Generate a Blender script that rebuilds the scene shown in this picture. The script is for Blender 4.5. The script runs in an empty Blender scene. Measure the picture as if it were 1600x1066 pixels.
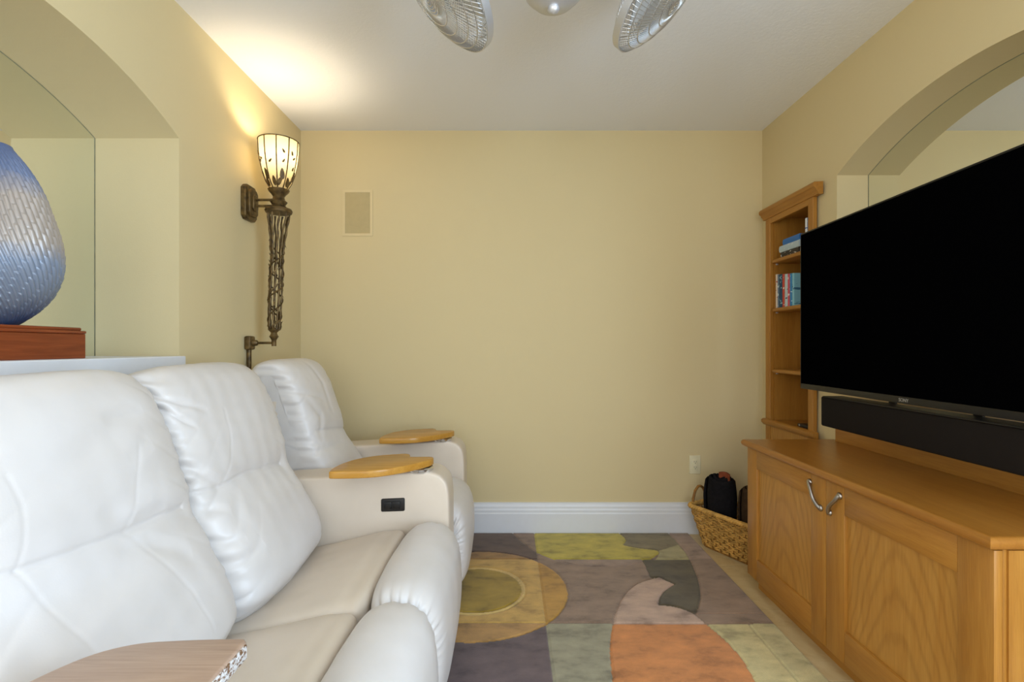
import bpy, bmesh, math, random
import numpy as np
from mathutils import Vector, Matrix
random.seed(7); RNG = np.random.default_rng(11)
scene = bpy.context.scene
COL = scene.collection

# ------------------------------------------------------------------ camera, light, exposure
F, CX, CY, CZ = 780.0, 797.0, 542.0, 1.157        # focal length and horizon in 1600x1066 pixels; eye height (m)
XL, XR, YB, YR, H = -1.30, 1.566, 3.10, -3.2, 2.50   # left wall, right wall, far wall, rear wall, ceiling
cam_d = bpy.data.cameras.new('camera'); cam = bpy.data.objects.new('camera', cam_d); COL.objects.link(cam)
cam.location = (0, 0, CZ); cam.rotation_euler = (math.pi/2, 0, 0)
cam_d.sensor_width = 36; cam_d.lens = 36*F/1600
cam_d.shift_x = (800-CX)/1600; cam_d.shift_y = (CY-533)/1600
cam_d.clip_start = 0.02
scene.camera = cam
w = bpy.data.worlds.new('daylight_world'); scene.world = w; w.use_nodes = True
w.node_tree.nodes['Background'].inputs[0].default_value = (0.72, 0.85, 1.0, 1)
w.node_tree.nodes['Background'].inputs[1].default_value = 1.0
vs = scene.view_settings
vs.view_transform = 'Standard'; vs.look = 'None'; vs.gamma = 1; vs.use_curve_mapping = False
vs.exposure = 0.0
def area_light(name, loc, rot, sx, sy, power, color):
    l = bpy.data.lights.new(name, 'AREA'); l.shape = 'RECTANGLE'; l.size = sx; l.size_y = sy
    l.energy = power; l.color = color
    o = bpy.data.objects.new(name, l); COL.objects.link(o); o.location = loc; o.rotation_euler = rot
    return o
# daylight from an assumed rear opening and an assumed right window behind the camera
area_light('assumed_rear_light', (0.25, YR+0.03, 1.12), (math.radians(90), 0, 0), 2.3, 2.1, 40, (0.90, 0.95, 1.0))  # rear opening is unseen, assumed from the cool light on the sofa
area_light('assumed_window_light', (XR-0.03, -0.50, 1.42), (0, math.radians(90), 0), 1.6, 1.6, 90, (0.57, 0.77, 1.0))  # unseen window, assumed and placed to cast cool light on the sofa
area_light('left_fill_light', (XL+0.03, -1.35, 1.42), (0, math.radians(-90), 0), 1.6, 1.4, 36, (0.90, 0.95, 1.0))  # fill light added on the left to brighten the right wall

# ------------------------------------------------------------------ helpers
def P(x, y, Y): return ((x-CX)/F*Y, Y, CZ-(y-CY)/F*Y)
def catmull(pts, n, closed=True):
    pts = np.asarray(pts, float); m = len(pts); out = []
    segs = m if closed else m-1
    per = max(2, int(math.ceil(n/segs)))
    for i in range(segs):
        if closed: p0, p1, p2, p3 = pts[i-1], pts[i], pts[(i+1) % m], pts[(i+2) % m]
        else: p0, p1, p2, p3 = pts[max(i-1, 0)], pts[i], pts[i+1], pts[min(i+2, m-1)]
        for k in range(per):
            t = k/per
            out.append(0.5*((2*p1)+(-p0+p2)*t+(2*p0-5*p1+4*p2-p3)*t*t+(-p0+3*p1-3*p2+p3)*t**3))
    if not closed: out.append(pts[-1])
    out = np.array(out)
    # even spacing by arc length
    q = np.vstack([out, out[:1]]) if closed else out
    d = np.r_[0, np.cumsum(np.linalg.norm(np.diff(q, axis=0), axis=1))]
    s = np.linspace(0, d[-1], n, endpoint=not closed)
    return np.stack([np.interp(s, d, q[:, k]) for k in range(q.shape[1])], 1)
class MB:
    def __init__(s): s.v = []; s.f = []
    def add(s, v, f):
        o = len(s.v); s.v += [tuple(map(float, p)) for p in v]; s.f += [tuple(i+o for i in q) for q in f]; return s
    def box(s, a, b, bev=0.0, seg=2):
        if bev <= 0:
            x0, y0, z0 = a; x1, y1, z1 = b
            v = [(x0,y0,z0),(x1,y0,z0),(x1,y1,z0),(x0,y1,z0),(x0,y0,z1),(x1,y0,z1),(x1,y1,z1),(x0,y1,z1)]
            return s.add(v, [(0,3,2,1),(4,5,6,7),(0,1,5,4),(1,2,6,5),(2,3,7,6),(3,0,4,7)])
        bm = bmesh.new(); bmesh.ops.create_cube(bm, size=1)
        for v in bm.verts:
            v.co = Vector([(a[i]+b[i])/2+v.co[i]*(b[i]-a[i]) for i in range(3)])
        bmesh.ops.bevel(bm, geom=list(bm.edges), offset=bev, segments=seg, profile=0.5, affect='EDGES')
        return s.bm(bm)
    def bm(s, bm):
        bm.verts.index_update()
        s.add([v.co[:] for v in bm.verts], [[v.index for v in f.verts] for f in bm.faces]); bm.free(); return s
    def lathe(s, prof, n=24, at=(0,0,0), M=None, cap=True):
        v = []; f = []; m = len(prof)
        for k in range(n):
            a = 2*math.pi*k/n
            for r, z in prof: v.append((r*math.cos(a), r*math.sin(a), z))
        for k in range(n):
            k2 = (k+1) % n
            for j in range(m-1): f.append((k*m+j, k2*m+j, k2*m+j+1, k*m+j+1))
        if cap:
            f.append(tuple(k*m for k in range(n))[::-1]); f.append(tuple(k*m+m-1 for k in range(n)))
        M = M or Matrix.Identity(4)
        v = [Vector(at)+(M @ Vector(p)) for p in v]
        return s.add(v, f)
    def tube(s, pts, r, n=8, closed=False):
        pts = [Vector(p) for p in pts]; m = len(pts); v = []; f = []
        rr = r if hasattr(r, '__len__') else [r]*m
        up = None
        for i, p in enumerate(pts):
            a = pts[(i-1) % m] if (closed or i > 0) else p; b = pts[(i+1) % m] if (closed or i < m-1) else p
            t = (b-a).normalized()
            if up is None:
                up = Vector((0,0,1)) if abs(t.z) < 0.9 else Vector((1,0,0))
            e1 = (up - t*up.dot(t)).normalized(); e2 = t.cross(e1); up = e1
            for k in range(n):
                c = 2*math.pi*k/n; v.append(p+(e1*math.cos(c)+e2*math.sin(c))*rr[i])
        for i in range(m if closed else m-1):
            i2 = (i+1) % m
            for k in range(n):
                k2 = (k+1) % n; f.append((i*n+k, i*n+k2, i2*n+k2, i2*n+k))
        if not closed:
            f.append(tuple(range(n))[::-1]); f.append(tuple(range((m-1)*n, m*n)))
        return s.add(v, f)
    def prism(s, outline, z0, z1, axis='z', bev=0.0):
        bm = bmesh.new()
        def p3(p, h):
            return {'z': (p[0], p[1], h), 'x': (h, p[0], p[1]), 'y': (p[0], h, p[1])}[axis]
        lo = [bm.verts.new(p3(p, z0)) for p in outline]; hi = [bm.verts.new(p3(p, z1)) for p in outline]
        n = len(lo); bm.faces.new(lo[::-1]); bm.faces.new(hi)
        for i in range(n): bm.faces.new((lo[i], lo[(i+1) % n], hi[(i+1) % n], hi[i]))
        bmesh.ops.recalc_face_normals(bm, faces=bm.faces)
        if bev:
            ed = [e for f in bm.faces if len(f.verts) == n and n > 4 for e in f.edges] or list(bm.edges)
            bmesh.ops.bevel(bm, geom=list(set(ed)), offset=bev, segments=3, profile=0.5, affect='EDGES')
        return s.bm(bm)
    def build(s, name, mat, parent=None, smooth=None):
        return link(name, s.v, s.f, mat, parent, smooth)
def root_loc(o):
    while o.parent: o = o.parent
    return Vector(o.location) if o.type == 'EMPTY' else Vector((0,0,0))
def link(name, v, f, mat, parent=None, smooth=None):
    L = root_loc(parent) if parent else Vector((0,0,0))
    v = np.asarray(v, float)-np.array(L)
    me = bpy.data.meshes.new(name); me.from_pydata(v.tolist(), [], [list(q) for q in f]); me.validate()
    if mat: me.materials.append(M[mat] if isinstance(mat, str) else mat)
    o = bpy.data.objects.new(name, me); COL.objects.link(o)
    if parent: o.parent = parent
    bm = bmesh.new(); bm.from_mesh(me); bmesh.ops.recalc_face_normals(bm, faces=bm.faces); bm.to_mesh(me); bm.free()
    if smooth is not None:
        me.shade_smooth()
        if smooth < 180: me.set_sharp_from_angle(angle=math.radians(smooth))
    return o
def empty(name, loc, label, cat, group=None):
    o = bpy.data.objects.new(name, None); COL.objects.link(o); o.location = loc; o.empty_display_size = 0.1
    return tag(o, label, cat, group)
def tag(o, label, cat, group=None):
    o['label'] = label; o['category'] = cat
    if group: o['group'] = group
    return o
def struct(o): o['kind'] = 'structure'; return o
def grid_obj(name, V, closed_t, mat, parent=None, disp=None, caps=True):
    """V: (nu, nt, 3) vertex grid; the t direction may close on itself; disp(P, N) -> new positions."""
    nu, nt = V.shape[:2]
    idx = np.arange(nu*nt).reshape(nu, nt)
    a = idx[:-1, :]; b = idx[1:, :]
    if closed_t: a2 = np.roll(a, -1, 1); b2 = np.roll(b, -1, 1); f = np.stack([a, b, b2, a2], -1).reshape(-1, 4)
    else: f = np.stack([a[:, :-1], b[:, :-1], b[:, 1:], a[:, 1:]], -1).reshape(-1, 4)
    faces = f.tolist()
    if closed_t and caps: faces += [idx[0].tolist(), idx[-1].tolist()[::-1]]
    pts = V.reshape(-1, 3)
    if disp is not None:
        Vx = np.zeros_like(V)
        du = np.gradient(V, axis=0)
        if closed_t: dt = (np.roll(V, -1, 1)-np.roll(V, 1, 1))/2
        else: dt = np.gradient(V, axis=1)
        N = np.cross(du, dt); ln = np.linalg.norm(N, axis=2, keepdims=True); N = N/np.maximum(ln, 1e-9)
        c = V.reshape(-1, 3).mean(0)
        if np.sum(N*(V-c)) < 0: N = -N
        pts = disp(V, N).reshape(-1, 3)
    return link(name, pts, faces, mat, parent, 180)
def waves(p, k, n, seed, stretch=(1,1,1)):
    r = np.random.default_rng(seed); out = 0
    for i in range(n):
        d = r.normal(size=3); d /= np.linalg.norm(d); d = d*np.array(stretch)*k*(0.6+0.8*r.random())
        out = out+np.sin(p@d+r.random()*6.28)
    return out/n
def seg_dist(q, poly):
    """distance of points q (..., 2) to a polyline and the fraction along it"""
    best = np.full(q.shape[:-1], 1e9); frac = np.zeros(q.shape[:-1]); poly = np.asarray(poly, float)
    n = len(poly)-1
    for i in range(n):
        a, b = poly[i], poly[i+1]; ab = b-a
        t = np.clip(((q-a)@ab)/(ab@ab), 0, 1); d = np.linalg.norm(q-(a+t[..., None]*ab), axis=-1)
        m = d < best; best = np.where(m, d, best); frac = np.where(m, (i+t)/n, frac)
    return best, frac

# ------------------------------------------------------------------ materials
M = {}
def lin(r, g, b):
    def c(v):
        v /= 255.0
        return v/12.92 if v <= 0.04045 else ((v+0.055)/1.055)**2.4
    return (c(r), c(g), c(b), 1)
class Mat:
    def __init__(s, name, color=(0.8,0.8,0.8,1), rough=0.5, metal=0.0, spec=0.5):
        m = bpy.data.materials.new(name); m.use_nodes = True; s.m = m; s.t = m.node_tree
        s.b = s.t.nodes['Principled BSDF']; s.b.inputs['Base Color'].default_value = color
        s.b.inputs['Roughness'].default_value = rough; s.b.inputs['Metallic'].default_value = metal
        s.b.inputs['Specular IOR Level'].default_value = spec; M[name] = m
    def n(s, typ, **kw):
        nd = s.t.nodes.new(typ)
        for k, v in kw.items():
            if k in nd.inputs: nd.inputs[k].default_value = v
            else: setattr(nd, k, v)
        return nd
    def l(s, a, b): s.t.links.new(a, b)
    def coords(s, scale=(1,1,1), rot=(0,0,0), loc=(0,0,0)):
        tc = s.n('ShaderNodeTexCoord'); mp = s.n('ShaderNodeMapping')
        mp.inputs['Scale'].default_value = scale; mp.inputs['Rotation'].default_value = rot; mp.inputs['Location'].default_value = loc
        s.l(tc.outputs['Object'], mp.inputs['Vector']); return mp.outputs['Vector']
    def noise(s, vec, scale, detail=4, rough=0.5, dist=0.0):
        n = s.n('ShaderNodeTexNoise'); n.inputs['Scale'].default_value = scale; n.inputs['Detail'].default_value = detail
        n.inputs['Roughness'].default_value = rough; n.inputs['Distortion'].default_value = dist
        if vec is not None: s.l(vec, n.inputs['Vector'])
        return n.outputs['Fac']
    def ramp(s, fac, stops, interp='LINEAR'):
        r = s.n('ShaderNodeValToRGB'); e = r.color_ramp; e.interpolation = interp
        while len(e.elements) < len(stops): e.elements.new(0.5)
        for el, (p, c) in zip(e.elements, stops): el.position = p; el.color = c
        s.l(fac, r.inputs['Fac']); return r.outputs['Color']
    def base(s, c): s.l(c, s.b.inputs['Base Color'])
    def bump(s, fac, strength, dist=0.01):
        b = s.n('ShaderNodeBump'); b.inputs['Strength'].default_value = strength; b.inputs['Distance'].default_value = dist
        s.l(fac, b.inputs['Height']); s.l(b.outputs['Normal'], s.b.inputs['Normal']); return s
def simple(name, rgb, rough=0.5, metal=0.0, spec=0.5, var=0.12, vs_=30, bump=0.0, bs=200):
    m = Mat(name, lin(*rgb), rough, metal, spec); v = m.coords()
    c = lin(*rgb); d = tuple(x*(1-var) for x in c[:3])+(1,); e = tuple(min(1, x*(1+var)) for x in c[:3])+(1,)
    m.base(m.ramp(m.noise(v, vs_), [(0.3, d), (0.7, e)]))
    if bump: m.bump(m.noise(v, bs, 2), bump, 0.002)
    return m
def wood(name, light, dark, axis='z', scale=6.0, rough=0.38, cath=False):
    m = Mat(name, lin(*light), rough, 0, 0.45)
    st = {'z': (7, 7, 0.55), 'y': (7, 0.55, 7), 'x': (0.55, 7, 7)}[axis]
    v = m.coords(st)
    f1 = m.noise(v, scale, 6, 0.6, 0.6)
    fine = m.noise(m.coords({'z': (90, 90, 3), 'y': (90, 3, 90), 'x': (3, 90, 90)}[axis]), 4, 3, 0.6)
    c1 = m.ramp(f1, [(0.28, lin(*dark)), (0.72, lin(*light))])
    if cath:
        def mth(op, a, b=0.0, c=0.0):
            nd = m.n('ShaderNodeMath', operation=op)
            for i_, q_ in enumerate((a, b, c)):
                if hasattr(q_, 'links'): m.l(q_, nd.inputs[i_])
                else: nd.inputs[i_].default_value = q_
            return nd.outputs[0]
        sx = m.n('ShaderNodeSeparateXYZ'); m.l(m.coords(), sx.inputs[0])
        dyv = mth('ADD', mth('ABSOLUTE', sx.outputs['Y']), mth('MULTIPLY_ADD', m.noise(m.coords((1, 1.5, 1.0)), 2.2, 2), 0.10, -0.358))
        val = mth('MULTIPLY_ADD', mth('MULTIPLY', dyv, dyv), 13.0, sx.outputs['Z'])
        val = mth('MULTIPLY_ADD', m.noise(m.coords((1, 6, 1.5)), 3.0, 3), 0.10, val)
        wvf = mth('MULTIPLY_ADD', mth('SINE', mth('MULTIPLY', val, 52.0)), 0.5, 0.5)
        mx = m.n('ShaderNodeMixRGB', blend_type='MULTIPLY'); mx.inputs[0].default_value = 0.28
        m.l(c1, mx.inputs[1]); m.l(m.ramp(wvf, [(0.0, (0.50,0.42,0.32,1)), (0.35, (0.92,0.90,0.88,1)), (0.8, (1,1,1,1))]), mx.inputs[2]); c1 = mx.outputs[0]
    mx = m.n('ShaderNodeMixRGB', blend_type='MULTIPLY'); mx.inputs[0].default_value = 0.35
    m.l(c1, mx.inputs[1]); m.l(m.ramp(fine, [(0.3, (0.62,0.56,0.5,1)), (0.6, (1,1,1,1))]), mx.inputs[2])
    m.base(mx.outputs[0]); m.bump(fine, 0.05, 0.001)
    return m
def paint(name, rgb, bump, scale):
    m = Mat(name, lin(*rgb), 0.75, 0, 0.25); v = m.coords()
    m.bump(m.noise(v, scale, 3, 0.55), bump, 0.003); return m
paint('wall_paint', (218, 199, 154), 0.10, 160)
paint('ceiling_paint', (240, 240, 244), 0.35, 75)
simple('white_trim', (226, 226, 228), 0.35, 0, 0.5, 0.01)
m = Mat('mirror_glass', (0.86, 0.89, 0.86, 1), 0.01, 1.0)
simple('mirror_edge', (150, 148, 122), 0.3, 0.2)
m = Mat('travertine', lin(205, 178, 130), 0.35, 0, 0.5); v = m.coords()
m.base(m.ramp(m.noise(v, 7, 8, 0.65, 0.8), [(0.25, lin(184, 154, 104)), (0.5, lin(207, 181, 133)), (0.75, lin(222, 200, 156))])); m.bump(m.noise(v, 60, 4), 0.08, 0.002)
simple('grout', (186, 160, 115), 0.8)
wood('cherry_z', (186, 132, 56), (166, 110, 40), 'z')
wood('cherry_y', (184, 130, 54), (164, 108, 40), 'y')
wood('cherry_x', (184, 130, 54), (164, 108, 40), 'x')
wood('cherry_panel', (196, 144, 68), (180, 124, 50), 'z', cath=True)
wood('cherry_top', (172, 116, 46), (156, 100, 36), 'y', rough=0.28)
wood('oak_tray', (204, 152, 68), (184, 128, 48), 'x', rough=0.25)
wood('oak_tray_worn', (186, 158, 138), (160, 132, 112), 'x', rough=0.3)
m = Mat('flaked_edge', lin(220, 214, 210), 0.5); v = m.coords((1, 1, 1.6))
fz = m.noise(v, 150, 4, 0.6); m.base(m.ramp(fz, [(0.42, lin(120, 84, 52)), (0.50, lin(214, 208, 204)), (0.7, lin(238, 236, 236))])); m.bump(fz, 0.5, 0.002)
wood('red_wood', (150, 72, 34), (116, 50, 22), 'y', rough=0.25)
def leather(name, rgb):
    m = Mat(name, lin(*rgb), 0.42, 0, 0.45); v = m.coords()
    c = lin(*rgb); d = (c[0]*0.93, c[1]*0.92, c[2]*0.90, 1)
    m.base(m.ramp(m.noise(v, 5, 4), [(0.3, d), (0.65, c)]))
    vo = m.n('ShaderNodeTexVoronoi'); vo.inputs['Scale'].default_value = 260; m.l(v, vo.inputs['Vector'])
    m.bump(vo.outputs['Distance'], 0.06, 0.001)
    m.b.inputs['Coat Weight'].default_value = 0.06
leather('cream_leather', (223, 217, 213))
leather('warm_bounce_leather', (222, 207, 189))  # same leather as the backs; seat wear and warm bounce light put into colour
simple('dark_plastic', (34, 32, 31), 0.4, 0, 0.4)
simple('button_black', (16, 16, 17), 0.35)
m = Mat('chrome', (0.72, 0.72, 0.74, 1), 0.18, 1.0)
m = Mat('nickel', (0.62, 0.62, 0.64, 1), 0.42, 0.6)
m = Mat('pewter', (0.42, 0.39, 0.36, 1), 0.3, 1.0)
m = Mat('wire_metal', (0.62, 0.615, 0.61, 1), 0.32, 0.85)
m = Mat('fan_blade', (0.70, 0.70, 0.70, 1), 0.4, 0.3)
m = Mat('bronze', lin(86, 68, 38), 0.42, 0.45); v = m.coords(); m.base(m.ramp(m.noise(v, 40, 4), [(0.3, lin(62, 46, 26)), (0.7, lin(122, 98, 56))])); m.bump(m.noise(v, 120, 3), 0.25, 0.002)
m = Mat('tv_screen', (0.001, 0.001, 0.0012, 1), 0.5, 0, 0.0)
simple('tv_bezel', (22, 20, 18), 0.4, 0, 0.35)
simple('logo_silver', (170, 168, 165), 0.35, 0.6)
m = Mat('speaker_cloth', lin(26, 21, 18), 0.9, 0, 0.15); v = m.coords(); m.bump(m.noise(v, 900, 1), 0.4, 0.001)
simple('speaker_grille', (190, 172, 128), 0.8, 0, 0.2, 0.03, 30, 0.3, 600)
simple('speaker_frame', (221, 202, 157), 0.55, 0, 0.3, 0.01)
simple('ivory_plastic', (226, 216, 180), 0.35, 0, 0.5, 0.01)
simple('socket_dark', (40, 34, 26), 0.6)
simple('wicker', (204, 156, 80), 0.55, 0, 0.35, 0.35, 22)
simple('wicker_dark', (150, 104, 46), 0.6, 0, 0.3, 0.3, 26)
simple('black_knit', (26, 24, 26), 0.95, 0, 0.1, 0.3, 60, 0.6, 260)
simple('brown_cloth', (62, 46, 32), 0.9, 0, 0.1, 0.3, 40, 0.5, 200)
simple('rust_cloth', (128, 66, 42), 0.85, 0, 0.1, 0.2, 40)
simple('book_pages', (222, 214, 196), 0.8, 0, 0.2, 0.06, 300)
# blue carved vase: colour by height, glaze pooled in the grooves comes from the geometry
m = Mat('vase_glaze', lin(92, 124, 178), 0.30, 0.12, 0.6)
tc = m.n('ShaderNodeTexCoord'); sp = m.n('ShaderNodeSeparateXYZ'); m.l(tc.outputs['Object'], sp.inputs[0])
ad = m.n('ShaderNodeMath', operation='MULTIPLY_ADD'); ad.inputs[1].default_value = 1/0.52; m.l(sp.outputs['Z'], ad.inputs[0])
nz = m.noise(tc.outputs['Object'], 9, 3); ns = m.n('ShaderNodeMath', operation='MULTIPLY_ADD'); ns.inputs[1].default_value = 0.22; ns.inputs[2].default_value = -0.11; m.l(nz, ns.inputs[0]); m.l(ns.outputs[0], ad.inputs[2])
m.base(m.ramp(ad.outputs[0], [(0.02, lin(56, 76, 110)), (0.14, lin(126, 133, 146)), (0.32, lin(136, 148, 168)), (0.44, lin(172, 162, 154)), (0.70, lin(174, 162, 152)), (0.82, lin(112, 126, 158)), (1.0, lin(86, 104, 146))]))
# lamp glass: thin cream art glass, lit from behind by the bulb
m = Mat('lamp_glass', lin(214, 196, 150), 0.35)
tr = m.n('ShaderNodeBsdfTranslucent'); tr.inputs[0].default_value = lin(138, 126, 96); mx = m.n('ShaderNodeMixShader'); mx.inputs[0].default_value = 0.5
m.l(m.b.outputs[0], mx.inputs[1]); m.l(tr.outputs[0], mx.inputs[2]); m.l(mx.outputs[0], m.t.nodes['Material Output'].inputs['Surface'])
m = Mat('bulb_glow', (1, 0.9, 0.7, 1), 0.4); m.b.inputs['Emission Color'].default_value = (1.0, 0.82, 0.52, 1); m.b.inputs['Emission Strength'].default_value = 4
m = Mat('rug_pile', (0.4, 0.35, 0.3, 1), 0.95, 0, 0.05)
at = m.n('ShaderNodeVertexColor', layer_name='pattern'); v = m.coords()
mo = m.ramp(m.noise(m.coords((3.4, 5.6, 1)), 2.2, 4, 0.6, 0.0), [(0.32, (0.62,0.59,0.56,1)), (0.46, (1.05,1.03,1.0,1)), (0.70, (1.42,1.38,1.32,1))])
mx = m.n('ShaderNodeMixRGB', blend_type='MULTIPLY'); mx.inputs[0].default_value = 0.85; m.l(at.outputs[0], mx.inputs[1]); m.l(mo, mx.inputs[2])
fi = m.ramp(m.noise(v, 420, 2), [(0.25, (0.72,0.72,0.72,1)), (0.75, (1.15,1.15,1.15,1))])
m2 = m.n('ShaderNodeMixRGB', blend_type='MULTIPLY'); m2.inputs[0].default_value = 0.6; m.l(mx.outputs[0], m2.inputs[1]); m.l(fi, m2.inputs[2]); m.base(m2.outputs[0])
m.bump(m.noise(v, 350, 2), 0.5, 0.003)
m.b.inputs['Sheen Weight'].default_value = 0.25

# ------------------------------------------------------------------ room shell
def arch_outline(y0, y1, z0, zs, rise, n=40):
    hs = (y1-y0)/2; R = (hs*hs+rise*rise)/(2*rise); yc = (y0+y1)/2; zc = zs+rise-R; a0 = math.asin(hs/R)
    pts = [(y0, z0), (y1, z0)]
    for i in range(n+1):
        a = a0-2*a0*i/n; pts.append((yc+R*math.sin(a), zc+R*math.cos(a)))
    return pts
def wall_with_holes(name, outer, holes, x0, x1):
    """slab between x0 and x1 in the YZ plane with through openings"""
    cu = bpy.data.curves.new(name, 'CURVE'); cu.dimensions = '2D'; cu.fill_mode = 'BOTH'; cu.extrude = abs(x1-x0)/2
    for poly in [outer]+holes:
        s = cu.splines.new('POLY'); s.points.add(len(poly)-1)
        for p, q in zip(s.points, poly): p.co = (q[0], q[1], 0, 1)
        s.use_cyclic_u = True
    tmp = bpy.data.objects.new(name+'_outline', cu); COL.objects.link(tmp)
    dg = bpy.context.evaluated_depsgraph_get(); me = bpy.data.meshes.new_from_object(tmp.evaluated_get(dg))
    bpy.data.objects.remove(tmp); xc = (x0+x1)/2
    v = [(xc+p.co.z, p.co.x, p.co.y) for p in me.vertices]; f = [list(p.vertices) for p in me.polygons]
    return struct(link(name, v, f, 'wall_paint'))
LN = (0.74, 1.961, 1.117, 1.976, 0.150)     # left niche: y0, y1, sill, spring, rise
RN = (1.10, 2.392, 1.05, 1.979, 0.163)      # right niche
SILL = LN[2]+0.004
LD, RD = 0.33, 0.15                         # niche depths
BK = (2.548, 2.985, 0.025, 1.94)               # opening of the built-in bookcase
ASSUMED_WIN = (-1.30, 0.30, 0.60, 2.25)  # unseen right wall opening, assumed, placed to light sofa and left wall
FILL_WIN = (-2.05, -0.65, 0.60, 2.25)  # unseen left wall opening, added for the fill light
rect = lambda a, b, c, d: [(a, c), (b, c), (b, d), (a, d)]
wl = wall_with_holes('wall_left', rect(YR, YB, 0, H), [arch_outline(*LN), rect(*FILL_WIN)], XL-LD, XL)
wr = wall_with_holes('wall_right', rect(YR, YB, 0, H), [arch_outline(*RN), rect(*BK), rect(*ASSUMED_WIN)], XR, XR+RD)
struct(MB().box((XL-0.5, YB, 0), (XR+0.5, YB+0.12, H)).build('wall_back', 'wall_paint'))
mb = MB().box((XL-0.5, YR-0.12, 0), (-0.9, YR, H)).box((1.4, YR-0.12, 0), (XR+0.5, YR, H)).box((-0.9, YR-0.12, 2.2), (1.4, YR, H))
struct(mb.build('wall_rear', 'wall_paint'))
struct(MB().box((XL-0.5, YR-0.12, H), (XR+0.5, YB+0.12, H+0.1)).build('ceiling', 'ceiling_paint'))
fl = struct(MB().box((XL-0.5, YR-0.12, -0.1), (XR+0.5, YB+0.12, -0.0015)).build('floor', 'grout'))
TS = 0.457; tile = None; i = 0
y = YB
while y > YR+0.01:
    x = XL
    while x < XR-0.01:
        x1 = min(x+TS, XR); y1 = max(y-TS, YR)
        o = MB().box((x+0.001, y1+0.001, -0.012), (x1-0.001, y-0.001, 0.0), 0.0012, 1).build('floor_tile', 'travertine', fl)
        x += TS
    y -= TS
# niches: sill board, mirror
mz = MB().prism(arch_outline(LN[0]-0.03, LN[1]+0.03, LN[2]-0.03, LN[3]+0.01, LN[4]), XL-LD-0.010, XL-LD-0.0005, 'x').build('niche_mirror', 'mirror_glass')
tag(mz, 'arched mirror at the back of the niche behind the blue vase', 'mirror')
mz = MB().prism(arch_outline(RN[0]-0.03, RN[1]+0.03, RN[2]-0.03, RN[3]+0.01, RN[4]), XR+RD+0.0005, XR+RD+0.010, 'x').build('niche_mirror', 'mirror_glass')
tag(mz, 'arched mirror in the shallow niche behind the television', 'mirror')
for nm, A, xx, sg in (('trim_1', LN, XL-LD, 1), ('trim_2', RN, XR+RD, -1)):
    o = arch_outline(A[0]+0.001, A[1]-0.001, A[2]+0.002, A[3], A[4]-0.001)[1:]+[(A[0]+0.001, A[2]+0.002)]
    struct(MB().tube([(xx+sg*0.000, p[0], p[1]) for p in o], 0.0015, 6, False).build(nm, 'mirror_edge', None, 180))
struct(MB().box((XL-LD, LN[0]+0.001, LN[2]-0.055), (XL+0.028, LN[1]-0.001, SILL), 0.004, 2).build('trim_3', 'white_trim'))
# the left wall stops under the sill board
# baseboards
def base_prof(d):   # (depth from the wall, height)
    return [(0, 0), (d, 0), (d, 0.125), (d*0.86, 0.132), (d*0.86, 0.146), (d*0.70, 0.156), (d*0.66, 0.168), (d*0.45, 0.180), (d*0.40, 0.190), (0, 0.192)]
p = [(YB-0.0005-a, b) for a, b in base_prof(0.02)]
struct(MB().prism(p, XL, XR-0.002, 'x').build('baseboard_back', 'white_trim'))
p = [(XL+0.0005+a, b) for a, b in base_prof(0.02)]
struct(MB().prism(p, YR, YB-0.022, 'y').build('baseboard_left', 'white_trim'))
p = [(XR-0.0005-a, b) for a, b in base_prof(0.02)]
struct(MB().prism(p, YR, 1.1, 'y').build('baseboard_right', 'white_trim'))
# frames for the assumed rear opening, assumed right window and added left window (behind the camera)
mb = MB()
for x in (-0.9, 0.22, 1.35): mb.box((x, YR-0.10, 0), (x+0.05, YR-0.05, 2.2))
mb.box((-0.9, YR-0.10, 2.15), (1.4, YR-0.05, 2.2))
struct(mb.build('assumed_rear_door', 'white_trim'))  # frame of the assumed rear opening, out of view
mb = MB()
for yy in (ASSUMED_WIN[0], (ASSUMED_WIN[0]+ASSUMED_WIN[1])/2-0.02, ASSUMED_WIN[1]-0.04): mb.box((XR+0.06, yy, ASSUMED_WIN[2]), (XR+0.10, yy+0.04, ASSUMED_WIN[3]))
for zz in (ASSUMED_WIN[2], ASSUMED_WIN[3]-0.04): mb.box((XR+0.06, ASSUMED_WIN[0], zz), (XR+0.10, ASSUMED_WIN[1], zz+0.04))
struct(mb.build('assumed_window', 'white_trim'))  # frame of the assumed right wall window, out of view
mb = MB()
for yy in (FILL_WIN[0], (FILL_WIN[0]+FILL_WIN[1])/2-0.02, FILL_WIN[1]-0.04): mb.box((XL-0.10, yy, FILL_WIN[2]), (XL-0.06, yy+0.04, FILL_WIN[3]))
for zz in (FILL_WIN[2], FILL_WIN[3]-0.04): mb.box((XL-0.10, FILL_WIN[0], zz), (XL-0.06, FILL_WIN[1], zz+0.04))
struct(mb.build('added_window', 'white_trim'))  # frame of the added left opening, out of view

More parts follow.
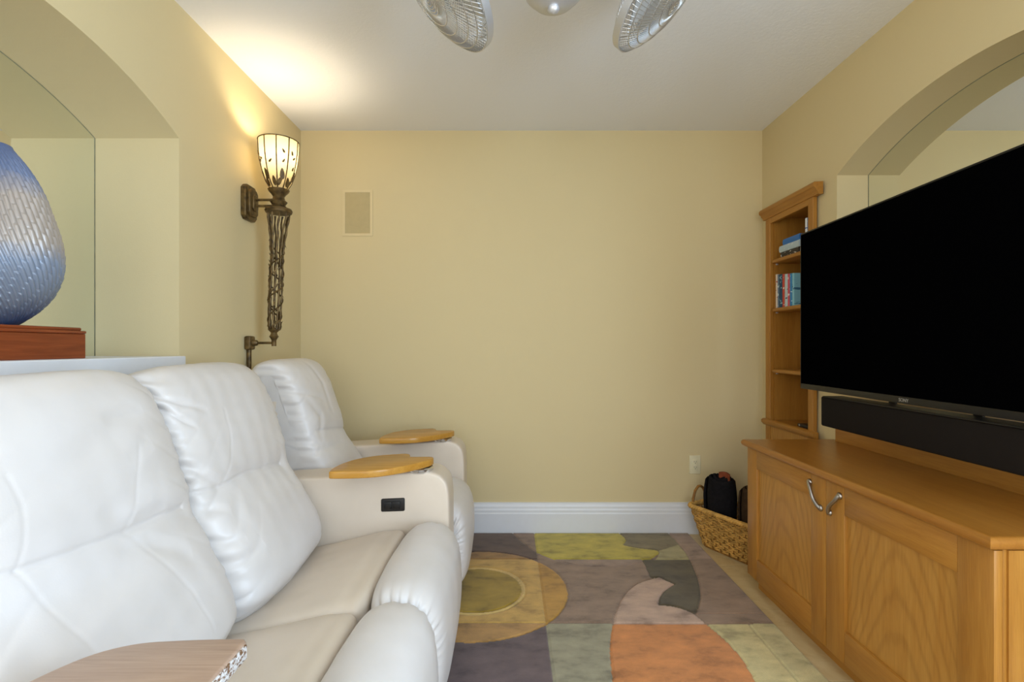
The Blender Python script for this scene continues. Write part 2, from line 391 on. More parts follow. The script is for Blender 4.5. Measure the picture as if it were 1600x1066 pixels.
# ------------------------------------------------------------------ reclining sofa
sofa = empty('reclining_sofa', (-0.72, 1.72, 0), 'long cream leather reclining sofa with swivel trays along the niche wall', 'sofa')
ARMS = [(0.555, 0.735), (2.02, 2.20), (2.68, 2.86)]
SEATS = [(0.74, 1.395), (1.40, 2.018), (2.202, 2.678)]
PROF_BACK = [(-0.78,.345), (-0.725,.40), (-0.715,.455), (-0.738,.53), (-0.79,.62), (-0.848,.71), (-0.868,.79), (-0.905,.90), (-0.945,1.0),
             (-0.995,1.07), (-1.065,1.105), (-1.15,1.085), (-1.20,1.01), (-1.195,.9), (-1.155,.7), (-1.06,.45), (-0.97,.345), (-0.87,.325)]
PROF_SEAT = [(-1.0,.315), (-.86,.345), (-.76,.363), (-.62,.398), (-.50,.427), (-.445,.432), (-.418,.418), (-.412,.38), (-.414,.29), (-.43,.262), (-.7,.24), (-1.0,.235), (-1.02,.27)]
PROF_FOOT = [(-.408,.40), (-.395,.438), (-.355,.466), (-.30,.470), (-.245,.452), (-.208,.405), (-.192,.34), (-.188,.25), (-.195,.16), (-.212,.10), (-.25,.078), (-.34,.08), (-.395,.10), (-.408,.18), (-.409,.30)]
def pillow(name, prof, y0, y1, spine, nu, nt, pw, disp, mat, parent):
    pr = catmull(prof, nt)
    a, b = np.array(spine[0]), np.array(spine[1]); ab = b-a
    t = np.clip(((pr-a)@ab)/(ab@ab), 0, 1); sp = a+t[:, None]*ab
    th = np.linspace(-math.pi/2*0.985, math.pi/2*0.985, nu)
    u = np.sign(np.sin(th))*np.abs(np.sin(th))**0.72
    s = (1-np.abs(u)**pw)**(1/pw); s = np.maximum(s, 0.05)
    V = np.zeros((nu, nt, 3))
    V[:, :, 0] = sp[None, :, 0]+(pr-sp)[None, :, 0]*s[:, None]; V[:, :, 2] = sp[None, :, 1]+(pr-sp)[None, :, 1]*s[:, None]
    V[:, :, 1] = (y0+y1)/2+u[:, None]*(y1-y0)/2
    return grid_obj(name, V, True, mat, parent, lambda V, N: disp(V, N, u))
def px_front(pts):
    """pixels on the reclined front faces -> (Y, z)"""
    out = []
    for x, y in pts:
        Y = 1.018*F/((CX-x)+0.41*(y-CY)); out.append((Y, CZ-(y-CY)/F*Y))
    return out
# seams and creases read from the photograph: (polyline in pixels, depth, half width, fade towards ends)
CR = {0: [([(-90,925),(0,899),(39,891),(120,862),(203,831),(266,802),(300,790)], .011, .012, 0), ([(2,743),(28,790),(41,850),(41,891)], .004, .006, 0), ([(41,891),(80,940),(145,1024)], .004, .006, 0),
          ([(206,700),(209,790),(205,830)], .003, .006, 0), ([(205,831),(237,860),(290,920),(322,985)], .003, .006, 0),
          ([(150,800),(215,822),(262,790)], .006, .022, 1), ([(300,862),(240,850),(190,862)], .008, .02, 1), ([(215,640),(150,660)], .005, .02, 1), ([(225,690),(190,720)], .004, .02, 1)],
      1: [([(300,782),(356,758),(387,739),(450,722)], .013, .013, 0), ([(345,640),(358,690),(361,715),(356,758)], .004, .007, 0), ([(237,690),(300,722),(353,758)], .010, .014, 1),
          ([(212,604),(262,620),(320,640)], .010, .010, 1), ([(222,632),(270,640),(310,668)], .009, .009, 1), ([(215,615),(290,660)], .007, .01, 1), ([(228,655),(290,665)], .006, .012, 1), ([(302,842),(339,852),(380,842)], .010, .012, 1),
          ([(300,800),(330,790),(365,800)], .008, .016, 1), ([(345,905),(385,870),(400,850)], .008, .016, 1), ([(330,880),(375,850)], .006, .014, 1), ([(356,760),(345,800),(310,830)], .007, .02, 1), ([(375,762),(372,810),(350,850)], .005, .02, 1)],
      2: [([(400,600),(450,606),(500,622)], .012, .012, 1), ([(405,622),(450,620)], .008, .012, 1), ([(425,655),(470,680),(520,700)], .012, .014, 1), ([(470,612),(500,650),(508,690)], .010, .02, 1), ([(455,700),(490,712),(540,690)], .009, .014, 1), ([(500,672),(548,668)], .012, .014, 0), ([(430,640),(475,640)], .006, .012, 1), ([(480,560),(500,600),(520,650)], .008, .02, 1)]}
def back_disp(k):
    lines = [(px_front(p), d, w_, e) for p, d, w_, e in CR[k]]
    y0, y1 = SEATS[k]
    def f(V, N, u):
        q = V[..., 1:]; h = np.zeros(V.shape[:2])
        front = np.clip((N[..., 0]+0.25)/0.5, 0, 1)
        for poly, d, w_, e in lines:
            D, t = seg_dist(q, poly); fade = np.sin(np.pi*np.clip(t, 0.0, 1))**0.6 if e else 1.0
            if e: h -= front*fade*d*(np.exp(-(D/w_)**2)-0.40*np.exp(-(D/(2.8*w_))**2))
            elif w_ < 0.01: h -= front*0.0011*np.exp(-(D/0.0050)**2)
            else: h -= front*(d*0.75*np.exp(-(D/0.030)**2)+0.0055*np.exp(-(D/0.0055)**2))
        P3 = V.reshape(-1, 3)
        warp = P3+0.03*np.stack([waves(P3, 14, 6, 3+k), waves(P3, 14, 6, 13+k), waves(P3, 14, 6, 23+k)], 1)
        n1 = waves(warp, 11, 9, 31+k).reshape(h.shape); n2 = waves(warp, 34, 10, 47+k, (1, 0.5, 1.6)).reshape(h.shape)
        n3 = waves(warp, 75, 10, 57+k, (1, 0.35, 1.7)).reshape(h.shape)
        h += 0.014*n1+0.0065*n2+0.0022*n3
        # gathers along both side seams, strongest around the head roll
        e = np.exp(-((1-np.abs(u))/0.09))[:, None]
        z = V[..., 2]; g = np.sin(z*95+2.2*np.sin(z*23+k)+k*1.7)+0.6*np.sin(z*151+k)
        h += 0.0055*e*g*np.clip((z-0.55)/0.3, 0.25, 1)
        # sharp little puckers running in from the side seams
        e2 = np.exp(-((1-np.abs(u))/0.22))[:, None]*np.clip(front, 0, 1)
        sl = z-0.22*(1-np.abs(u))[:, None]+0.02*n1
        h -= 0.0060*e2*(0.35+0.65*np.clip(n2*2.2+0.3, 0, 1))*np.exp(-(np.sin(sl*38+k*2+1.5*n1)/0.30)**2)
        h += 0.0016*waves(warp*np.array([1, 1, 1]), 55, 8, 77+k, (1, 1.6, 0.35)).reshape(h.shape)
        # belly: lumbar and head pillows fuller in the middle
        h += 0.020*(1-u[:, None]**2)*np.clip(N[..., 0], 0, 1)-0.010
        if k == 2: h *= 0.6
        return V+N*h[..., None]
    return f
def seat_disp(k):
    def f(V, N, u):
        P3 = V.reshape(-1, 3); up = np.clip(N[..., 2], 0, 1)
        h = 0.007*waves(P3, 14, 8, 71+k).reshape(up.shape)+0.0020*waves(P3, 46, 9, 83+k, (0.5, 1.4, 1)).reshape(up.shape)
        x = V[..., 0]
        h += -0.004*np.exp(-((x+0.47)/0.02)**2)
        h += 0.010*(1-u[:, None]**2)*up
        return V+N*(h*(0.35+0.65*up))[..., None]
    return f
def foot_disp(k):
    def f(V, N, u):
        P3 = V.reshape(-1, 3); h = 0.006*waves(P3, 13, 8, 91+k).reshape(V.shape[:2])+0.0018*waves(P3, 48, 8, 95+k, (1, 1.5, .7)).reshape(V.shape[:2])
        z, x = V[..., 2], V[..., 0]
        ang = np.arctan2(z-0.27, x+0.30)
        e = np.exp(-((1-np.abs(u))/0.11))[:, None]
        e2 = np.exp(-((1-np.abs(u))/0.06))[:, None]
        h += 0.0030*e*(np.sin(ang*23+k)+0.5*np.sin(ang*39+2*k))*np.clip((z-0.2)/0.15, 0.3, 1)
        h -= 0.0060*e2*np.exp(-(np.sin(ang*17+0.8*np.sin(ang*7+k))/0.35)**2)
        h += 0.008*(1-u[:, None]**2)
        return V+N*h[..., None]
    return f
for k, (a, b) in enumerate(SEATS):
    bx0, bx1 = a+0.004, b-0.004
    if k == 0: bx1 = b+0.012
    if k == 1: bx0 = a-0.004
    pillow('back_cushion', PROF_BACK, bx0, bx1, [(-0.90,.43), (-1.08,1.0)], 250, 420, 5.5, back_disp(k), 'cream_leather', sofa)
    pillow('seat_cushion', PROF_SEAT, a+0.002, b-0.002, [(-.92,.29), (-.50,.34)], 140, 200, 9, seat_disp(k), 'warm_bounce_leather', sofa)
    pillow('footrest_pad', PROF_FOOT, a+0.002, b-0.002 if k != 1 else b+0.0, [(-.30,.36), (-.30,.20)], 190, 220, 6, foot_disp(k), 'cream_leather', sofa)
    MB().box((-1.22, a+0.01, 0.30), (-1.0, b-0.01, 0.95), 0.04, 3).build('backrest_shell', 'warm_bounce_leather', sofa, 40)
    MB().box((-1.15, a+0.004, 0.06), (-0.43, b-0.004, 0.25), 0.02, 2).build('seat_base', 'warm_bounce_leather', sofa, 40)
    mb = MB()
    mb.box((-0.44, a+0.12, 0.10), (-0.39, b-0.12, 0.22), 0.004, 1); mb.build('footrest_linkage', 'dark_plastic', sofa)
def tray_outline(dx, dy):
    c = [(-.672,1.862), (-.655,1.846), (-.52,1.862), (-.42,1.925), (-.345,2.012), (-.322,2.055), (-.320,2.088), (-.338,2.102), (-.40,2.100), (-.418,2.102), (-.425,2.117), (-.429,2.142), (-.441,2.156), (-.462,2.160), (-.56,2.125), (-.63,2.06), (-.665,1.98), (-.676,1.90)]
    return [(p[0]+dx, p[1]+dy) for p in catmull(c, 96)]
def tilt(v):   # arm tops rise gently towards the front
    return [(x, y, z+(0.052*(x+0.70)*np.clip((z-0.2)/0.4, 0, 1.4))) for x, y, z in v]
for k, (a, b) in enumerate(ARMS):
    # arm body: rounded box, front top corner rolled over more
    prof = [(-1.17,0.07), (-1.19,0.3), (-1.17,0.60), (-1.13,0.628), (-0.9,0.632), (-0.6,0.632), (-0.40,0.632), (-0.315,0.626), (-0.268,0.598), (-0.248,0.545), (-0.244,0.40), (-0.246,0.10), (-0.262,0.055), (-0.5,0.05), (-1.1,0.05)]
    pr = catmull(prof, 150); c = np.array([-0.70, 0.33]); n = 26
    th = np.linspace(-math.pi/2, math.pi/2, n); u = np.sign(np.sin(th))*np.abs(np.sin(th))**0.35
    inset = 0.030*(1-(1-np.abs(u)**7)**(1/7.)); w_ = (b-a)/2
    V = np.zeros((n, 150, 3))
    nrm = np.gradient(pr, axis=0); nrm = np.stack([nrm[:, 1], -nrm[:, 0]], 1); nrm /= np.linalg.norm(nrm, axis=1)[:, None]
    if np.sum(nrm*(pr-c)) < 0: nrm = -nrm
    for i in range(n):
        r = pr-nrm*inset[i]; V[i, :, 0] = r[:, 0]; V[i, :, 2] = r[:, 1]; V[i, :, 1] = (a+b)/2+u[i]*w_
    def ad(V, N):
        P3 = V.reshape(-1, 3); h = 0.004*waves(P3, 9, 8, 120+k)+0.0010*waves(P3, 36, 8, 130+k)
        # vertical panel seam on the seat-facing side
        h -= 0.0060*np.exp(-((P3[:, 0]+0.575)/0.005)**2)
        q = P3+N.reshape(-1, 3)*h[:, None]
        return np.array(tilt(q)).reshape(V.shape)
    arm = grid_obj('armrest', V, True, 'warm_bounce_leather', sofa, ad)
    ya = (a+b)/2; zt = 0.632+0.052*(-0.375+0.70)*1.08
    # cup holder: chrome ring with dark well, set into the arm
    cp = MB().lathe([(0.036,-0.012), (0.044,-0.012), (0.052,-0.004), (0.055,0.006), (0.050,0.010), (0.044,0.008), (0.040,-0.004)], 36, (-0.370, ya-0.050, zt+0.004), None, False)
    cp.build('cup_holder', 'chrome', arm, 50)
    MB().lathe([(0.0005,-0.006), (0.041,-0.006), (0.041,-0.002), (0.0005,-0.002)], 30, (-0.370, ya-0.050, zt+0.004), None, False).build('cup_well', 'button_black', arm, 50)
    # swivel tray on a short post
    dy = (-1.368, 0, 0.665)[k]; dx = (0.022, 0, 0.012)[k]
    outl = tray_outline(dx, dy) if k else [tuple(p) for p in catmull([(-.69,.60), (-.672,.675), (-.635,.745), (-.585,.778), (-.52,.788), (-.43,.7925), (-.418,.789), (-.413,.775), (-.4128,.70), (-.413,.60), (-.414,.50), (-.425,.478), (-.50,.47), (-.64,.475), (-.68,.50)], 90)]
    tr = MB().prism(outl, 0.667, 0.695, 'z', 0.005).build('swivel_tray', 'oak_tray_worn' if k == 0 else 'oak_tray', sofa, 40)
    if k == 0:
        tr['label'] = 'pale worn swivel tray with chipped edge'
        eb = MB().box((-.4145, .49, 0.6705), (-.4105, .780, 0.6925), 0.0015, 2).build('worn_edge', 'flaked_edge', tr, 40)
    MB().lathe([(0.018, 0.60), (0.018, 0.672)], 16, (-0.54+dx, ya, 0)).build('tray_post', 'chrome', sofa, 40)
    # recliner switch on the seat-facing side (nearer seat)
    if k > 0:
        x0, x1, z0, z1 = -0.522, -0.426, 0.482, 0.534
        bm = MB().box((x0, a-0.005, z0), (x1, a+0.006, z1), 0.006, 3); bm.v = tilt(bm.v)
        s = bm.build('switch_plate', 'dark_plastic', arm, 40)
        for q in range(2):
            bq = MB().box((x0+0.016+q*0.034, a-0.010, z0+0.012), (x0+0.044+q*0.034, a-0.003, z1-0.012), 0.002, 2); bq.v = tilt(bq.v)
            bq.build('switch_button', 'button_black', arm, 40)

# ------------------------------------------------------------------ media cabinet
CXF, CY0, CY1, CZT = 1.146, 1.178, 2.412, 0.71
cab = empty('media_cabinet', (1.36, 1.8, 0), 'two-door cherry wood media cabinet below the television', 'cabinet')
MB().box((CXF+0.022, CY0+0.004, 0.066), (XR-0.006, CY1, CZT-0.032), 0.002, 1).build('carcass', 'cherry_z', cab)
MB().box((CXF+0.045, CY0+0.03, 0.0), (XR-0.01, CY1-0.02, 0.068)).build('plinth', 'cherry_y', cab)
op = [(0, 0), (0.42, 0), (0.42, 0.028), (0.010, 0.028), (0.003, 0.024), (0, 0.014)]
# worktop with a full bullnose along the front and both ends
bm = bmesh.new(); bmesh.ops.create_cube(bm, size=1)
A, B = (CXF-0.024, CY0-0.012, CZT-0.032), (XR-0.004, CY1+0.014, CZT)
for v in bm.verts: v.co = Vector([(A[i]+B[i])/2+v.co[i]*(B[i]-A[i]) for i in range(3)])
ed = [e for e in bm.edges if all(abs(v.co.x-A[0]) < 1e-5 for v in e.verts) and abs(e.verts[0].co.z-e.verts[1].co.z) < 1e-5]
ed += [e for e in bm.edges if (all(abs(v.co.y-A[1]) < 1e-5 for v in e.verts) or all(abs(v.co.y-B[1]) < 1e-5 for v in e.verts)) and abs(e.verts[0].co.z-e.verts[1].co.z) < 1e-5 and abs(e.verts[0].co.x-e.verts[1].co.x) > 0.1]
bmesh.ops.bevel(bm, geom=ed, offset=0.0145, segments=5, profile=0.5, affect='EDGES')
MB().bm(bm).build('worktop', 'cherry_top', cab, 35)
MB().box((XR-0.022, CY0+0.05, CZT-0.001), (XR-0.004, CY1-0.04, CZT+0.16), 0.003, 2).build('back_board', 'cherry_y', cab)
def panel_door(y0, y1, z0, z1, xf, th, st, parent):
    o = MB().box((xf+0.011, y0+st-0.004, z0+st), (xf+th-0.003, y1-st+0.004, z1-st*0.9)).build('door', 'cherry_panel', parent)
    for a, b in ((y0, y0+st), (y1-st, y1)): MB().box((xf, a, z0), (xf+th, b, z1), 0.0022, 2).build('stile', 'cherry_z', o, 35)
    for a, b in ((z0, z0+st*1.15), (z1-st*0.98, z1)): MB().box((xf, y0+st+0.0004, a), (xf+th, y1-st-0.0004, b), 0.0022, 2).build('rail', 'cherry_y', o, 35)
    return o
DM = 1.812
d1 = panel_door(DM+0.0016, CY1-0.002, 0.066, CZT-0.036, CXF, 0.021, 0.088, cab)
d2 = panel_door(CY0+0.004, DM-0.0016, 0.066, CZT-0.036, CXF, 0.021, 0.098, cab)
MB().box((CXF+0.03, CY0-0.001, 0.066), (XR-0.008, CY0+0.006, CZT-0.034)).build('end_panel', 'cherry_z', cab)
def handle(p0, p1, door):
    p0, p1 = Vector(p0), Vector(p1); pts = []; rr = []
    side = Vector((0, (p1-p0).z, -(p1-p0).y)).normalized()
    for i in range(25):
        t = i/24; q = p0.lerp(p1, t)
        q.x -= 0.005+0.010*math.sin(math.pi*min(1, max(0, t)))**0.7
        q += side*0.003*math.sin(2*math.pi*t)
        pts.append(q); rr.append(0.0056+0.0022*abs(math.cos(math.pi*t))**2+0.0012*math.exp(-((t-0.5)/0.12)**2))
    mb = MB().tube(pts, rr, 10)
    for q in (p0, p1):
        Rm = Matrix.Rotation(-math.pi/2, 4, 'Y')
        mb.lathe([(0.0005, 0), (0.012, 0), (0.012, 0.004), (0.008, 0.009), (0.0005, 0.010)], 16, (CXF-0.0005, q.y, q.z), Rm, False)
    mb.build('handle', 'pewter', door, 60)
def on_front(px, py): # pixel on the door faces
    Y = F*CXF/(px-CX); return (CXF, Y, CZ-(py-CY)/F*Y)
handle(on_front(1266, 753), on_front(1283, 794), d1)
handle(on_front(1313, 775), on_front(1297, 801), d2)

# ------------------------------------------------------------------ built-in bookcase
XF = 1.535; B0, B1 = 2.531, 3.0
bc = empty('bookcase', (1.64, 2.77, 0), 'narrow cherry wood bookcase built into the corner of the wall', 'bookcase')
DEP = 0.235
MB().box((XF, B1-0.052, 0.03), (XF+0.022, B1, 1.925), 0.002, 2).build('stile', 'cherry_z', bc)
MB().box((XF, B0, 0.03), (XF+0.022, B0+0.042, 1.925), 0.002, 2).build('stile', 'cherry_z', bc)
MB().box((XF+0.0005, B0+0.042, 1.885), (XF+0.022, B1-0.052, 1.925), 0.002, 2).build('top_rail', 'cherry_y', bc)
MB().box((XF+0.022, B1-0.058, 0.03), (XF+DEP, B1-0.04, 1.925)).build('side_panel', 'cherry_z', bc)
MB().box((XF+0.022, B0+0.03, 0.03), (XF+DEP, B0+0.048, 1.925)).build('side_panel', 'cherry_z', bc)
MB().box((XF+DEP, B0+0.03, 0.03), (XF+DEP+0.012, B1-0.04, 1.925)).build('back_panel', 'cherry_z', bc)
MB().box((XF+0.022, B0+0.03, 1.915), (XF+DEP, B1-0.04, 1.930)).build('top_panel', 'cherry_y', bc)
MB().box((XF+0.004, B0+0.042, 0.03), (XF+0.018, B1-0.052, 0.70)).build('lower_panel', 'cherry_panel', bc)
SH = [1.668, 1.383, 1.026]
for z in SH:
    MB().box((XF+0.006, B0+0.0485, z-0.022), (XF+DEP-0.001, B1-0.0585, z), 0.008, 3).build('shelf', 'cherry_y', bc, 40)
    for yy in (B0+0.052, B1-0.066):
        MB().box((XF+0.03, yy, z-0.030), (XF+0.042, yy+0.008, z-0.0215), 0.001, 1).build('shelf_pin', 'nickel', bc)
MB().box((XF+0.004, B0+0.0485, 0.70), (XF+DEP-0.001, B1-0.0585, 0.724)).build('bottom_shelf', 'cherry_y', bc)
crown = [(XF+0.02, 1.918), (XF-0.004, 1.918), (XF-0.006, 1.930), (XF-0.014, 1.936), (XF-0.018, 1.948), (XF-0.028, 1.954), (XF-0.030, 1.968), (XF-0.024, 1.978), (XF+0.02, 1.980)]
MB().prism(crown, B0-0.052, B1+0.022, 'y').build('crown_moulding', 'cherry_y', bc, 45)
lowm = [(XF+0.004, 0.690), (XF-0.006, 0.690), (XF-0.012, 0.697), (XF-0.020, 0.706), (XF-0.020, 0.720), (XF-0.012, 0.727), (XF+0.004, 0.728)]
MB().prism(lowm, B0-0.04, B1+0.012, 'y').build('lower_moulding', 'cherry_y', bc, 45)

# ------------------------------------------------------------------ books
def spine_mat(name, base, accent, seed, lo=0.54, dens=55):
    m = Mat(name, lin(*base), 0.4, 0, 0.4); v = m.coords((0.2, 0.8, 1), loc=(seed*1.7, seed*0.9, seed))
    m.base(m.ramp(m.noise(v, dens, 2), [(lo, lin(*base)), (lo+0.08, lin(*accent))], 'CONSTANT')); return m.m
def book(loc, th, h, d, mat, label, group, lying=False, lean=0.0):
    """standing: spine faces -X, thickness along Y; lying: thickness along Z, height along Y"""
    o = bpy.data.objects.new('book', None); COL.objects.link(o); o.location = loc; tag(o, label, 'book', group)
    m = MB(); c = 0.0022
    if not lying:
        sp = [(0.004*(1-math.sin(math.pi*i/6)), th*i/6) for i in range(7)]
        out = sp+[(d, th), (d, th-c), (0.008, th-c), (0.008, c), (d, c), (d, 0)]
        m.prism(out, 0, h, 'z'); pg = MB().box((0.006, c+0.0002, 0.004), (d-0.004, th-c-0.0002, h-0.004))
    else:
        sp = [(0.004*(1-math.sin(math.pi*i/6)), th*i/6) for i in range(7)]
        out = sp+[(d, th), (d, th-c), (0.008, th-c), (0.008, c), (d, c), (d, 0)]
        m.prism(out, 0, h, 'y'); pg = MB().box((0.006, 0.004, c+0.0002), (d-0.004, h-0.004, th-c-0.0002))
    L = Vector(loc); m.v = [Vector(p)+L for p in m.v]; pg.v = [Vector(p)+L for p in pg.v]
    m.build('cover', mat, o, 40); pg.build('pages', 'book_pages', o)
    return o
G2 = 'books standing on the middle shelf'
row = [(0.022, .198, (222,205,190), (170,60,48), 'thin white book with red lettering against the bookcase side'),
       (0.012, .194, (108,122,140), (190,200,205), 'thin grey blue book next to the white one'),
       (0.036, .192, (24,74,104), (150,190,200), 'thick dark teal book on the middle shelf'),
       (0.022, .190, (196,74,58), (232,215,200), 'red book with pale lettering on the middle shelf'),
       (0.030, .186, (190,204,212), (52,70,98), 'pale grey book with dark blotches between two red books'),
       (0.020, .184, (206,84,96), (240,200,196), 'pinkish red book beside the bright blue one'),
       (0.022, .182, (52,128,186), (190,220,236), 'bright blue book on the middle shelf'),
       (0.020, .180, (136,192,206), (60,110,140), 'light turquoise book beside the bright blue one')]
y = B1-0.0605
for i, (th, h, c1, c2, lb) in enumerate(row):
    y -= th+0.0012
    book((XF+0.024, y, SH[1]), th, h, 0.13, spine_mat('spine_%d' % i, c1, c2, i), lb, G2)
y = B0+0.051
for i, (th, h, c1, c2, lb) in enumerate([(0.020, .165, (206,190,168), (120,90,60), 'beige book standing upright on the top shelf'), (0.022, .166, (60,92,150), (226,226,226), 'navy blue book with white lettering on the top shelf'), (0.018, .168, (228,232,236), (60,110,190), 'white book with blue marks on the top shelf')]):
    book((XF+0.024, y, SH[0]), th, h, 0.12, spine_mat('spine_t%d' % i, c1, c2, 20+i), lb, 'books standing on the top shelf'); y += th+0.001
z = SH[0]
for i, (th, h, c1, c2, lb, y0, x0) in enumerate([(0.030, .18, (40,36,36), (214,205,196), 'dark book lying at the bottom of the small stack', 2.690, .012), (0.036, .20, (178,196,206), (210,222,228), 'pale grey book lying in the middle of the small stack', 2.680, .008), (0.034, .165, (42,112,186), (120,170,220), 'bright blue book lying on top of the small stack', 2.688, .014)]):
    book((XF+0.008+x0, y0, z), th, h, 0.14, spine_mat('spine_l%d' % i, c1, c2, 30+i, 0.56), lb, 'books lying in the top shelf stack', True); z += th+0.0005
rc = empty('media_player', (XF+0.08, 2.66, 0.724), 'small black device lying on the bottom shelf of the bookcase', 'device')
MB().box((XF+0.03, 2.585, 0.724), (XF+0.15, 2.72, 0.742), 0.003, 2).build('body', 'dark_plastic', rc, 40)
Rm = Matrix.Rotation(-math.pi/2, 4, 'Y')
MB().lathe([(0.0005, 0), (0.006, 0), (0.005, 0.003), (0.0005, 0.003)], 12, (XF+0.0302, 2.70, 0.733), Rm, False).build('button', 'logo_silver', rc)

# ------------------------------------------------------------------ television and sound bar
TVY1, TVX1, TVL, TVT, TVB = 2.26, 1.3125, 1.232, 1.667, 0.969
yaw = math.atan(0.028)
tv = empty('television', (TVX1-TVL/2*math.sin(yaw), TVY1-TVL/2*math.cos(yaw), TVB), 'large black flat screen television on a wall mount above the cabinet', 'television')
def yawed(mb, dx=0):
    # local: x out of the screen plane (0 = screen front, + to the wall), y along the set from its far edge (0..TVL)
    s, c = math.sin(yaw), math.cos(yaw)
    mb.v = [(TVX1+p[0]*c-p[1]*s, TVY1-p[1]*c-p[0]*s, p[2]) for p in mb.v]; return mb
yawed(MB().box((0.004, 0, TVB), (0.040, TVL, TVT), 0.003, 2)).build('housing', 'tv_bezel', tv, 40)
yawed(MB().box((0.0, 0.007, TVB+0.024), (0.006, TVL-0.007, TVT-0.007), 0.001, 1)).build('screen', 'tv_screen', tv)
fr = MB()
fr.box((0.0012, 0.0, TVB), (0.012, TVL, TVB+0.0236), 0.002, 2); fr.box((0.0012, 0, TVT-0.0066), (0.012, TVL, TVT), 0.002, 2)
fr.box((0.0012, 0, TVB), (0.012, 0.0066, TVT), 0.002, 2); fr.box((0.0012, TVL-0.0066, TVB), (0.012, TVL, TVT), 0.002, 2)
yawed(fr).build('bezel', 'tv_bezel', tv, 40)
tx = bpy.data.curves.new('logo_text', 'FONT'); tx.body = 'SONY'; tx.size = 0.016; tx.extrude = 0.0004; tx.align_x = 'CENTER'
to = bpy.data.objects.new('logo_text', tx); COL.objects.link(to)
me = bpy.data.meshes.new_from_object(to.evaluated_get(bpy.context.evaluated_depsgraph_get())); bpy.data.objects.remove(to)
lg = MB().add([(0.0006-p.co.z, TVL/2+p.co.x, TVB+0.0065+p.co.y) for p in me.vertices], [list(f.vertices) for f in me.polygons])
yawed(lg).build('brand_logo', 'logo_silver', tv)
mt = MB().box((0.04, 0.40, 1.20), (0.06, 0.84, 1.50), 0.003, 1); mt.box((0.06, 0.56, 1.28), (0.17, 0.60, 1.42)).box((0.06, 0.66, 1.28), (0.17, 0.70, 1.42))
yawed(mt).build('mount_arm', 'dark_plastic', tv)
MB().box((XR-0.098, 1.32, 1.22), (XR-0.088, 1.96, 1.48)).build('mount_plate', 'dark_plastic', tv)
MB().box((XR-0.09, 1.04, 1.30), (XR-0.002, 1.09, 1.40)).box((XR-0.098, 1.04, 1.30), (XR-0.088, 1.96, 1.40)).build('mount_bracket', 'dark_plastic', tv)
sb = empty('soundbar', (1.35, 1.628, 0.829), 'long dark cloth covered soundbar hung directly below the television', 'soundbar')
SB0, SB1 = 1.178, 2.078
MB().box((1.292, SB0, 0.829), (1.372, SB1, 0.952), 0.008, 3).build('grille', 'speaker_cloth', sb, 40)
for a, b in ((SB0-0.004, SB0+0.01), (SB1-0.01, SB1+0.003)): MB().box((1.296, a, 0.833), (1.368, b, 0.948), 0.004, 2).build('end_cap', 'tv_bezel', sb, 40)
MB().box((1.288, SB0+0.02, 0.9500), (1.368, SB1-0.02, 0.9545), 0.001, 1).build('top_strip', 'tv_bezel', sb)
for a in (1.45, 1.78): MB().box((1.3725, a, 0.85), (1.380, a+0.03, 1.20)).build('hanging_bracket', 'dark_plastic', sb)

# ------------------------------------------------------------------ wall sconce
SY, SX = 2.46, -1.14
sc = empty('wall_sconce', (XL, SY, 1.84), 'tall bronze torch wall lamp with lit leaf-patterned glass shade', 'wall lamp')
def zz(py): return CZ+(CY-py)/F*SY
def lean(z): return SX-0.024*np.clip((zz(335)-z)/(zz(335)-zz(530)), 0, 1.1)
# back plate: stepped octagonal plaque
def plaque(hw, hh, c): return [(SY-hw, zz(318)-hh+c), (SY-hw+c, zz(318)-hh), (SY+hw-c, zz(318)-hh), (SY+hw, zz(318)-hh+c), (SY+hw, zz(318)+hh-c), (SY+hw-c, zz(318)+hh), (SY-hw+c, zz(318)+hh), (SY-hw, zz(318)+hh-c)]
bp = MB().prism(plaque(0.055, 0.085, 0.018), XL+0.0005, XL+0.026, 'x', 0.004)
bp.prism(plaque(0.040, 0.066, 0.016), XL+0.024, XL+0.040, 'x', 0.004); bp.prism(plaque(0.022, 0.04, 0.012), XL+0.038, XL+0.050, 'x', 0.004)
bp.build('back_plate', 'bronze', sc, 35)
for py in (312.5, 322):
    MB().tube([(XL+0.045, SY, zz(py)), (SX-0.02, SY, zz(py))], 0.0065, 12).build('arm', 'bronze', sc, 50)
col = [(0.004, 333), (0.060, 333), (0.064, 330), (0.060, 327), (0.040, 325), (0.030, 321), (0.036, 318), (0.040, 316), (0.030, 313), (0.026, 308), (0.034, 304), (0.046, 300), (0.050, 297), (0.030, 295), (0.004, 295)]
MB().lathe([(r, zz(p)-zz(318)) for r, p in col], 28, (SX, SY, zz(318)), None, True).build('collar', 'bronze', sc, 45)
# glass shade: eight bowed panels with bronze came between
SP = [(297, .036), (285, .058), (270, .074), (255, .084), (240, .090), (222, .0925)]
zs = np.array([zz(p) for p, r in SP]); rs = np.array([r for p, r in SP])
def shade_r(z): return np.interp(z, zs, rs)
NP = 10; Z = np.linspace(zs[0], zs[-1], 12)
shade = None
for k in range(NP):
    v = []; f = []; a0, a1 = 2*math.pi*k/NP+0.02, 2*math.pi*(k+1)/NP-0.02
    for z in Z:
        for j in range(5):
            a = a0+(a1-a0)*j/4; r = float(shade_r(z)); v.append((SX+r*math.cos(a), SY+r*math.sin(a), z))
    for i in range(len(Z)-1):
        for j in range(4): f.append((i*5+j, i*5+j+1, (i+1)*5+j+1, (i+1)*5+j))
    if shade is None:
        shade = MB().tube([(SX+0.0935*math.cos(t), SY+0.0935*math.sin(t), zs[-1]) for t in np.linspace(0, 2*math.pi, 40, endpoint=False)], 0.0028, 6, True).build('lamp_shade', 'bronze', sc, 180)
    link('glass_panel', v, f, 'lamp_glass', shade, 180)
